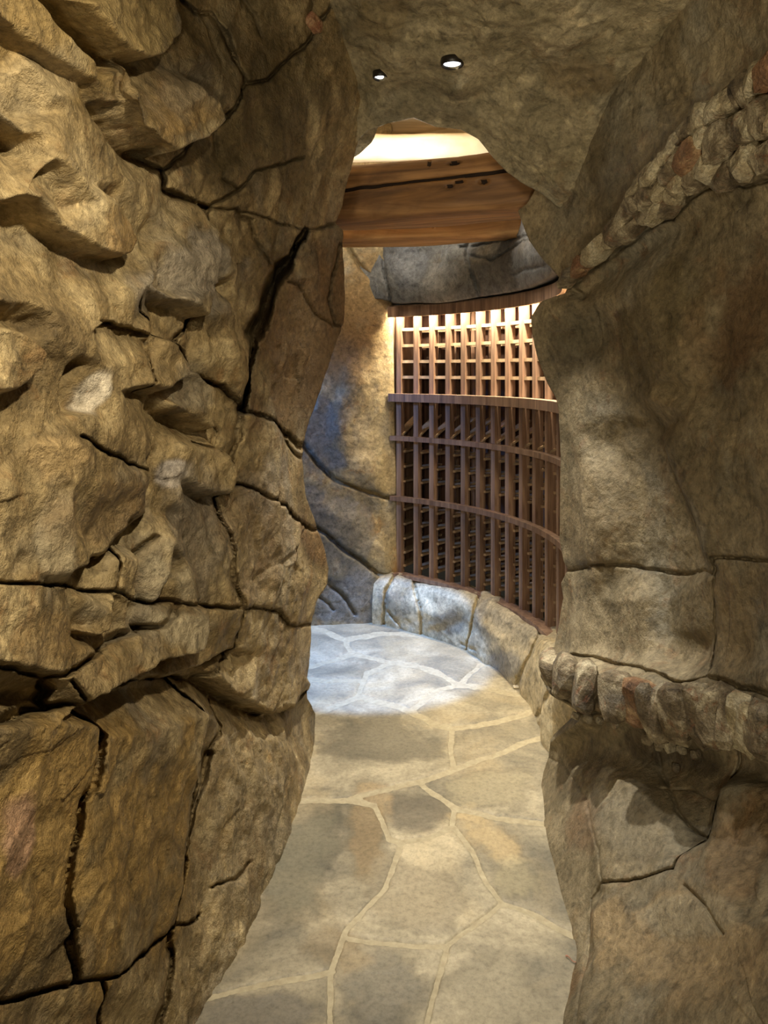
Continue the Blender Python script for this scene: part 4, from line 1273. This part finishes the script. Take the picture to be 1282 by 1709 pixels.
def box_obj(name, lo, hi, mat, parent=None, rz=0.0, bevel=0.0):
    lo, hi = Vector(lo), Vector(hi)
    c = (lo + hi) / 2
    bm = bmesh.new()
    bmesh.ops.create_cube(bm, size=1.0)
    for v in bm.verts:
        v.co = Vector(((v.co.x) * (hi.x - lo.x), v.co.y * (hi.y - lo.y), v.co.z * (hi.z - lo.z)))
    if bevel:
        bmesh.ops.bevel(bm, geom=bm.edges[:], offset=bevel, segments=2, affect='EDGES')
    me = bpy.data.meshes.new(name); bm.to_mesh(me); bm.free()
    me.materials.append(mat)
    o = bpy.data.objects.new(name, me); COL.objects.link(o)
    o.location = c; o.rotation_euler = (0, 0, rz)
    if parent:
        o.parent = parent
    return o


M_BOARD = wood_material('pale_ceiling_board', srgb(196, 172, 134), srgb(216, 194, 156), srgb(232, 212, 178), (1.5, 18, 18), 0.6)
ceiling_upper = box_obj('ceiling_upper', (-2.6, 3.2, 3.16), (1.3, 5.4, 3.2), M_BOARD)
tag(ceiling_upper, 'pale boarded ceiling high over the cellar', None, None, 'structure')
for k in range(11):
    b = box_obj('ceiling_board', (-2.6, 3.2 + k * 0.2 + 0.004, 3.13), (1.3, 3.2 + (k + 1) * 0.2 - 0.004, 3.158), M_BOARD)
    b.parent = ceiling_upper
    b.matrix_parent_inverse = ceiling_upper.matrix_world.inverted() if False else Matrix.Translation(-ceiling_upper.location)


def log_beam(name, a, b, z0, z1, depth, seed, label, groove=None, roundness=0.055, knots=(), mat=None):
    """hand-hewn timber from a to b (plan), front face towards the passage"""
    a, b = Vector((a[0], a[1], 0)), Vector((b[0], b[1], 0))
    L = (b - a).length
    ns, hgt = 260, z1 - z0
    ring = []
    for c, (cx, cz) in enumerate(((depth - roundness, roundness), (depth - roundness, hgt - roundness), (roundness, hgt - roundness), (roundness, roundness))):
        a0 = -90 + 90 * c
        for q in range(5):
            an = math.radians(a0 + 90 * q / 4)
            ring.append((cx + roundness * math.cos(an), cz + roundness * math.sin(an)))
    # refine the sides
    fine = []
    for k in range(len(ring)):
        p, q = ring[k], ring[(k + 1) % len(ring)]
        n = max(1, int(math.hypot(q[0] - p[0], q[1] - p[1]) / 0.006))
        for j in range(n):
            fine.append((p[0] + (q[0] - p[0]) * j / n, p[1] + (q[1] - p[1]) * j / n))
    ring = np.array(fine)
    X = np.linspace(0, L, ns)
    G = np.zeros((ns, len(ring), 3))
    G[..., 0] = X[:, None]; G[..., 1] = ring[None, :, 0]; G[..., 2] = ring[None, :, 1]
    ctr = np.array([0, depth / 2, hgt / 2])
    out = G * np.array([0, 1, 1]) - ctr * np.array([0, 1, 1])
    out /= np.linalg.norm(out, axis=-1, keepdims=True)
    nz = 0.014 * fbm(G * np.array([1.6, 5, 5]) + seed, 3, seed) + 0.004 * fbm(G * np.array([5, 22, 22]), 3, seed + 5) + 0.010 * facets(G * np.array([2.0, 6, 6]) + seed, seed)
    G = G + out * nz[..., None]
    y_plain = G[..., 1].copy()
    if groove:
        for (zf, slope, w, d) in groove:
            zc = hgt * zf
            front = G[..., 1] < depth * 0.3
            g_ = np.exp(-((G[..., 2] - zc) / w) ** 2)
            wander = slope * (G[..., 0] - L / 2) + 0.008 * vnoise(G * np.array([4.0, 0, 0]), seed + 9) + 0.003 * vnoise(G * np.array([17.0, 0, 0]), seed + 10)
            fade_ = np.clip(1.3 * vnoise(G * np.array([1.7, 0, 0]) + 0.7, seed + 12) + 0.9, 0, 1)
            near_ = np.exp(-((G[..., 2] - zc) / 0.05) ** 2)
            G[..., 1] += np.where(front, d * g_ * fade_, 0)
            G[..., 2] += np.where(front, wander * near_, 0)
    d_ = (b - a).normalized()
    for (px, py, rx, rz, dp) in knots:
        m_ = (px - CX) / FOC
        t_ = (m_ * a.y - a.x) / (d_.x - m_ * d_.y)
        z_ = EYE - (py - HY) / FOC * (a.y + t_ * d_.y) - z0
        w_ = np.exp(-(((G[..., 0] - t_) / rx) ** 2 + ((G[..., 2] - z_) / rz) ** 2) ** 2)
        G[..., 1] += np.where(G[..., 1] < depth * 0.3, dp * w_, 0)
    n = len(ring)
    F = []
    for i in range(ns - 1):
        for j in range(n):
            F.append((i * n + j, i * n + (j + 1) % n, (i + 1) * n + (j + 1) % n, (i + 1) * n + j))
    me = bpy.data.meshes.new(name)
    caps = [tuple(range(n - 1, -1, -1)), tuple((ns - 1) * n + j for j in range(n))]
    me.from_pydata(G.reshape(-1, 3).tolist(), [], [t[::-1] for t in F] + [c[::-1] for c in caps])
    for p in me.polygons:
        p.use_smooth = True
    me.materials.append(mat or M_BEAM)
    me.materials.append(M_SPLIT)                     # weathered split and knot interiors, darkened in colour to stand in for shade
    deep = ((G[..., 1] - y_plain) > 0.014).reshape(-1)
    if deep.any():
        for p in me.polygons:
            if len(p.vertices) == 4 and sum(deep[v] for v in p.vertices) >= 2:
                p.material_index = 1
    o = bpy.data.objects.new(name, me); COL.objects.link(o)
    o.location = (a.x, a.y, z0)
    o.rotation_euler = (0, 0, math.atan2(b.y - a.y, b.x - a.x))
    tag(o, label, 'beam', 'timber beams over the cellar')
    return o


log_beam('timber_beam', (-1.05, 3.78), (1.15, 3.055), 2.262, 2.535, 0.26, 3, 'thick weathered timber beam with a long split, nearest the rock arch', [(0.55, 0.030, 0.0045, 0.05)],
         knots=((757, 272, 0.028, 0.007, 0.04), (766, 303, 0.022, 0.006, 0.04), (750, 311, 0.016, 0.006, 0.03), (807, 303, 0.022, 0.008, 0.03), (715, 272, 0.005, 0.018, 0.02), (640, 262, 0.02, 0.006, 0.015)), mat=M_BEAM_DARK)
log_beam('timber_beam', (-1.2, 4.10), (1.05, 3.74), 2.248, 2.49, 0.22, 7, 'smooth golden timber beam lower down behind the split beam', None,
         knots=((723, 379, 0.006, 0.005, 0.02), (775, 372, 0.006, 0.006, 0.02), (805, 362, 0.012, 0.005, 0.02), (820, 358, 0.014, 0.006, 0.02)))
# pale timber high up between them
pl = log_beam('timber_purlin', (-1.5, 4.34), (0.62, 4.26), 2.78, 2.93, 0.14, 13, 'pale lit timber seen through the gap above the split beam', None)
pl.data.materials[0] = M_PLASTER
pl['group'] = 'timber beams over the cellar'

# ------------------------------------------------------------------ wine rack
rack = empty('wine_rack', (RC[0] + RF * math.cos(0.6), RC[1] + RF * math.sin(0.6), 0.29))
tag(rack, 'curved walnut wine rack of empty bottle cells lit from its top', 'wine rack')
RB = Vector(rack.location)


def pol(r, t, z):
    return Vector((RC[0] + r * math.cos(t), RC[1] + r * math.sin(t), z))


def rack_box(name, t, r0, r1, w, z0, z1, mat, rise=0.0, shift=0.0, root=None):
    """a straight piece of the rack standing at angle t: from radius r0 to r1, w wide, z0 to z1 tall"""
    root = root or rack
    er = Vector((math.cos(t), math.sin(t), 0)); et = Vector((-math.sin(t), math.cos(t), 0))
    c = pol((r0 + r1) / 2, t, (z0 + z1) / 2) + et * shift
    v = []
    for sz in (-1, 1):
        for sr, st in ((-1, -1), (1, -1), (1, 1), (-1, 1)):
            v.append((sr * (r1 - r0) / 2, st * w / 2, sz * (z1 - z0) / 2 + rise * (sr + 1) / 2))
    me = bpy.data.meshes.new(name)
    me.from_pydata(v, [], [(0, 3, 2, 1), (4, 5, 6, 7), (0, 1, 5, 4), (1, 2, 6, 5), (2, 3, 7, 6), (3, 0, 4, 7)])
    me.materials.append(mat)
    o = bpy.data.objects.new(name, me); COL.objects.link(o)
    o.parent = root
    o.location = c - RB
    o.rotation_euler = (0, 0, t)
    return o


def rack_arc(name, ta, tb, r0, r1, z0, z1, mat, n=40):
    v, f = [], []
    for i in range(n + 1):
        t = ta + (tb - ta) * i / n
        for r, z in ((r0, z0), (r1, z0), (r1, z1), (r0, z1)):
            v.append(tuple(pol(r, t, z) - RB))
    for i in range(n):
        for j in range(4):
            a, b = i * 4 + j, i * 4 + (j + 1) % 4
            f.append((a, b, b + 4, a + 4))
    f += [(3, 2, 1, 0), (n * 4, n * 4 + 1, n * 4 + 2, n * 4 + 3)]
    me = bpy.data.meshes.new(name)
    me.from_pydata(v, [], f)
    me.materials.append(mat)
    bm = bmesh.new(); bm.from_mesh(me); bmesh.ops.recalc_face_normals(bm, faces=bm.faces[:]); bm.to_mesh(me); bm.free()
    o = bpy.data.objects.new(name, me); COL.objects.link(o)
    o.parent = rack
    return o


def theta_at(px, r):
    Y = float(ray_circle(np.array(float(px)), r)); X = (px - CX) / FOC * Y
    return math.atan2(Y - RC[1], X - RC[0])


RP = 1.525
post_px = [665.5, 694, 720, 747, 772.5, 797.5, 822.5, 846, 869, 891, 911.5, 930.5]
ths = [theta_at(p, RP) for p in post_px]
for k in range(4):
    ths.append(ths[-1] - 0.088)
T_A, T_B = ths[0] + 0.03, ths[-1] - 0.03
top_rows = [1.833, 1.732, 1.632, 1.534]
low_rows = [1.065, 0.970, 0.877, 0.70, 0.607, 0.515, 0.428, 0.345]
for i, t in enumerate(ths):
    rack_box('post', t, RP, RP + 0.045, 0.034, 0.30, 1.965, M_RACK)
    rack_box('back_post', t, 1.77, 1.80, 0.03, 0.30, 1.965, M_RACK)
    for z in low_rows:
        rack_box('bottle_rail', t, RP + 0.03, 1.79, 0.062, z - 0.006, z + 0.007, M_RAIL_LIT)
    rack_box('display_rail', t, RP + 0.012, 1.79, 0.052, 1.166, 1.178, M_RAIL_LIT, rise=0.115)
    if i < len(ths) - 1:
        tm = (t + ths[i + 1]) / 2; w = (t - ths[i + 1]) * (RP + 0.03) - 0.03
        for z in top_rows:
            rack_box('cell_slat', tm, RP + 0.010, RP + 0.085, w, z - 0.009, z + 0.009, M_RAIL_LIT)
            rack_box('cell_slat', tm, 1.74, 1.785, w * 1.12, z - 0.009, z + 0.009, M_RAIL_LIT)
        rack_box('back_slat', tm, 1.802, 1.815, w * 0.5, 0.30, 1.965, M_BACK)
rack_arc('fascia_board', T_A, T_B, 1.462, 1.484, 1.908, 1.972, M_RACK)
rack_arc('top_board', T_A, T_B, 1.484, 1.84, 1.966, 1.982, M_RACK)
rack_arc('display_shelf', T_A, T_B, 1.468, 1.535, 1.382, 1.432, M_RACK)
rack_arc('front_rail', T_A, T_B, 1.490, 1.528, 1.137, 1.166, M_RACK)
rack_arc('front_rail', T_A, T_B, 1.490, 1.528, 0.760, 0.789, M_RACK)
rack_arc('base_rail', T_A, T_B, 1.478, 1.545, 0.287, 0.308, M_RACK)
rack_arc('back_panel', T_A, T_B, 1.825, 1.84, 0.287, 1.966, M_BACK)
rack_box('end_panel', T_A, 1.54, 1.84, 0.012, 0.30, 1.966, M_RACK)
rack_box('end_panel', T_B, 1.50, 1.84, 0.012, 0.30, 1.966, M_RACK)

# light strip under the fascia
bm = bmesh.new()
nl = 60
rows_ = []
for i in range(nl + 1):
    t = T_A + (T_B - T_A) * i / nl
    rows_.append([bm.verts.new(pol(r, t, z) - RB) for r, z in ((1.490, 1.950), (1.508, 1.950), (1.508, 1.962), (1.490, 1.962))])
for i in range(nl):
    for j in range(4):
        bm.faces.new((rows_[i][j], rows_[i][(j + 1) % 4], rows_[i + 1][(j + 1) % 4], rows_[i + 1][j]))
bmesh.ops.recalc_face_normals(bm, faces=bm.faces[:])
me = bpy.data.meshes.new('light_strip'); bm.to_mesh(me); bm.free(); me.materials.append(M_LED)
o = bpy.data.objects.new('light_strip', me); COL.objects.link(o)
o.parent = rack; o['label'] = 'glowing warm light strip'
NSEG = 9
for i in range(NSEG):
    t = T_A + (T_B - T_A) * (i + 0.5) / NSEG
    d = bpy.data.lights.new('strip_light', 'AREA'); d.shape = 'RECTANGLE'
    d.size = 0.012; d.size_y = abs(T_B - T_A) / NSEG * 1.5
    d.energy = 6.8; d.color = (1.0, 0.86, 0.62)
    o = bpy.data.objects.new('strip_light', d); COL.objects.link(o)
    o.location = pol(1.500, t, 1.945)
    o.rotation_euler = (0, 0, t)

# ------------------------------------------------------------------ recessed ceiling lamps


def grid_point(D, N, QXg, QYg, px, py):
    j = int(np.argmin((QXg - px) ** 2 + (QYg - py) ** 2))
    return Vector(D.reshape(-1, 3)[j]), Vector(N.reshape(-1, 3)[j])


def lathe(name, prof, mat, parent, n=28):
    bm = bmesh.new()
    rings = [[bm.verts.new((r * math.cos(2 * math.pi * k / n), r * math.sin(2 * math.pi * k / n), z)) for k in range(n)] for r, z in prof]
    for a, b in zip(rings[:-1], rings[1:]):
        for k in range(n):
            bm.faces.new((a[k], a[(k + 1) % n], b[(k + 1) % n], b[k]))
    bm.faces.new(rings[-1])
    bmesh.ops.recalc_face_normals(bm, faces=bm.faces[:])
    for f in bm.faces:
        f.smooth = True
    me = bpy.data.meshes.new(name); bm.to_mesh(me); bm.free(); me.materials.append(mat)
    o = bpy.data.objects.new(name, me); COL.objects.link(o)
    if parent:
        o.parent = parent
    return o


CQX, CQY = CX + FOC * DC[..., 0] / DC[..., 1], HY - FOC * (DC[..., 2] - EYE) / DC[..., 1]
for (px, py, rad, lab) in ((755, 106, 0.036, 'bright round recessed lamp in the rock vault, the larger one above the split beam'),
                           (636, 128, 0.026, 'small recessed lamp in the rock vault close to the ochre wall')):
    msk = DC[..., 1] < 3.0
    p, n = grid_point(DC, NC, np.where(msk, CQX, 1e6), CQY, px, py)
    root = empty('recessed_light', p + Vector((0, -0.002, 0.002)))
    tag(root, lab, 'ceiling light', 'recessed lamps in the vault')
    lathe('trim_ring', [(rad * 0.80, 0.010), (rad * 0.84, -0.006), (rad * 1.0, -0.010), (rad * 1.1, -0.006), (rad * 1.12, 0.014)], M_TRIM, root)
    lathe('lens', [(rad * 0.82, -0.001), (rad * 0.5, -0.006), (rad * 0.2, -0.008)], M_LENS, root)

# ------------------------------------------------------------------ stones of the two rubble bands in the right wall


def stone_mesh(name, sx, sy, sz, seed, mat, sub=2):
    bm = bmesh.new()
    bmesh.ops.create_icosphere(bm, subdivisions=sub, radius=1.0)
    co = np.array([v.co[:] for v in bm.verts])
    co = np.sign(co) * np.abs(co) ** 0.62
    co = co / np.maximum(1.0, np.linalg.norm(co, axis=1, keepdims=True) / 1.32)
    co *= 1 + 0.34 * facets(co * 0.9 + seed * 3.1, seed)[:, None] + 0.15 * fbm(co * 2.2 + seed, 2, seed)[:, None]
    co = co * np.array([sx, sy, sz]) * 0.72
    for v, c in zip(bm.verts, co):
        v.co = c
    me = bpy.data.meshes.new(name); bm.to_mesh(me); bm.free(); me.materials.append(mat)
    at = me.attributes.new('tint', 'FLOAT_COLOR', 'POINT')
    at.data.foreach_set('color', np.zeros(len(me.vertices) * 4, np.float32))
    return me


RQX, RQY = CX + FOC * DR[..., 0] / np.maximum(DR[..., 1], 0.3), HY - FOC * (DR[..., 2] - EYE) / np.maximum(DR[..., 1], 0.3)
BAND_MATS = [M_BAND,
             rock_material('rubble_pale', srgb(120, 108, 84), srgb(170, 156, 124), srgb(206, 196, 166), srgb(140, 104, 70), srgb(150, 142, 124), bump=0.8, scale=3.0),
             rock_material('rubble_rust', srgb(92, 68, 48), srgb(138, 104, 74), srgb(186, 158, 118), srgb(124, 80, 56), srgb(120, 104, 84), bump=0.8, scale=3.0)]


def band_stones(top, bot, n, rows, seed, pale=0.3, rust=0.15, tilt=0.0, lift=0.012):
    rng = random.Random(seed)
    tx = np.array(top, float); bx = np.array(bot, float)

    def along(a, s):
        d = np.r_[0, np.cumsum(np.hypot(*np.diff(a, axis=0).T))]
        return np.array([np.interp(s * d[-1], d, a[:, k]) for k in (0, 1)])
    s = 0.0
    ws = [rng.uniform(0.6, 1.5) for _ in range(n)]
    tot = sum(ws); acc = 0
    for i in range(n):
        sm = (acc + ws[i] / 2) / tot; wf = ws[i] / tot; acc += ws[i]
        if sm > 0.93:
            continue
        A, B = along(tx, sm), along(bx, sm)
        nr = max(1, min(rows, int(np.hypot(*(B - A)) / 26)))
        cuts = [0.0] + sorted(rng.uniform(0.3, 0.7) if nr == 2 else (k + rng.uniform(-0.15, 0.15)) / nr for k in range(1, nr)) + [1.0]
        for k in range(nr):
            q = A + (B - A) * (cuts[k] + cuts[k + 1]) / 2
            hpx = np.hypot(*(B - A)) * (cuts[k + 1] - cuts[k])
            a2, b2 = along(tx, max(0, sm - wf / 2)), along(tx, min(1, sm + wf / 2))
            a3, b3 = along(bx, max(0, sm - wf / 2)), along(bx, min(1, sm + wf / 2))
            wpx = 0.5 * (np.hypot(*(b2 - a2)) + np.hypot(*(b3 - a3)))
            p, nn = grid_point(DR, NR, RQX, RQY, q[0], q[1])
            m = p.y / FOC
            # the wall runs obliquely: a stone seen wpx wide is longer than that along it
            fs = max(0.35, abs(nn.y))
            me = stone_mesh('rubble_stone', 0.62 * wpx * m / min(1.0, fs * 1.15), 0.030 + 0.35 * min(wpx, hpx) * m, 0.62 * hpx * m, rng.randrange(10000),
                            BAND_MATS[1] if rng.random() < pale else (BAND_MATS[2] if rng.random() < rust else BAND_MATS[0]))
            o = bpy.data.objects.new('rubble_stone', me); COL.objects.link(o)
            o.parent = wall_right
            o.location = p + nn * lift
            yaw = math.atan2(nn.y, nn.x) + math.pi / 2
            o.rotation_euler = (rng.uniform(-0.25, 0.25), rng.uniform(-0.25, 0.25) + tilt, yaw + rng.uniform(-0.3, 0.3))
            o.location = o.location + nn * rng.uniform(-0.012, 0.014)


band_stones(BT_TOP, BT_BOT, 27, 1, 5, 0.16, 0.03, lift=0.019)
band_stones(UB_TOP, UB_BOT, 29, 3, 9, 0.55, 0.08, tilt=-0.5, lift=0.02)
# small stones tucked under the lower band
rng = random.Random(77)
for (px, py, r) in ((985, 1196, 9), (1005, 1200, 7), (1030, 1206, 8), (1085, 1232, 12), (1105, 1244, 9), (1122, 1240, 13), (1142, 1250, 9), (1166, 1258, 10), (1200, 1240, 12), (1135, 1284, 8), (965, 1192, 8)):
    p, nn = grid_point(DR, NR, RQX, RQY, px, py)
    s_ = r * p.y / FOC
    o = bpy.data.objects.new('rubble_stone', stone_mesh('rubble_stone', s_ * 1.1, s_, s_, rng.randrange(9999), BAND_MATS[rng.choice((0, 1, 1))])); COL.objects.link(o)
    o.parent = wall_right; o.location = p + nn * 0.012; o.rotation_euler = (rng.uniform(-.4, .4), rng.uniform(-.4, .4), rng.uniform(0, 3))

# reddish crystal lump set in the ochre wall near the vault
LQX, LQY = CX + FOC * DL[..., 0] / np.maximum(DL[..., 1], 0.3), HY - FOC * (DL[..., 2] - EYE) / np.maximum(DL[..., 1], 0.3)
p, nn = grid_point(DL, NL, np.where(DL[..., 1] > 1, LQX, 1e6), LQY, 524, 38)
o = bpy.data.objects.new('crystal_lump', stone_mesh('crystal_lump', 0.055, 0.022, 0.030, 21, M_RED, 3)); COL.objects.link(o)
o.parent = wall_left; o.location = p + nn * 0.004; o.rotation_euler = (0.1, 0.2, 1.2)
o['label'] = 'reddish crystal lump set in the rock'

# pale stone chip lying against the kerb
Yc = EYE * FOC / (1149 - HY)
o = bpy.data.objects.new('stone_chip', stone_mesh('stone_chip', 0.022, 0.016, 0.010, 4, M_PLASTER)); COL.objects.link(o)
o.location = ((862 - CX) / FOC * Yc, Yc, 0.008)
tag(o, 'tiny white stone chip on the paving against the kerb', 'stone chip')

# thin reddish twig on the paving by the foot of the olive wall
Yc = EYE * FOC / (1604 - HY)
a, b = Vector(((944 - CX) / FOC * EYE * FOC / (1598 - HY), EYE * FOC / (1598 - HY), 0.004)), Vector(((962 - CX) / FOC * EYE * FOC / (1610 - HY), EYE * FOC / (1610 - HY), 0.006))
bm = bmesh.new()
rings = []
for k in range(7):
    q = a.lerp(b, k / 6) + Vector((0, 0.003 * math.sin(k * 1.3), 0.002 * math.sin(k * 0.9)))
    r = 0.0022 * (1 - 0.08 * k)
    rings.append([bm.verts.new(q - a + Vector((0, r * math.cos(j * math.pi / 3), r * math.sin(j * math.pi / 3)))) for j in range(6)])
for A_, B_ in zip(rings[:-1], rings[1:]):
    for j in range(6):
        bm.faces.new((A_[j], A_[(j + 1) % 6], B_[(j + 1) % 6], B_[j]))
bm.faces.new(rings[0]); bm.faces.new(rings[-1])
bmesh.ops.recalc_face_normals(bm, faces=bm.faces[:])
me = bpy.data.meshes.new('twig'); bm.to_mesh(me); bm.free()
me.materials.append(plain_noise_material('reddish_twig', srgb(150, 96, 78), srgb(190, 140, 116), 200, 0.8, 0.1))
o = bpy.data.objects.new('twig', me); COL.objects.link(o); o.location = a
tag(o, 'thin reddish twig lying on the paving at the foot of the olive wall', 'twig')
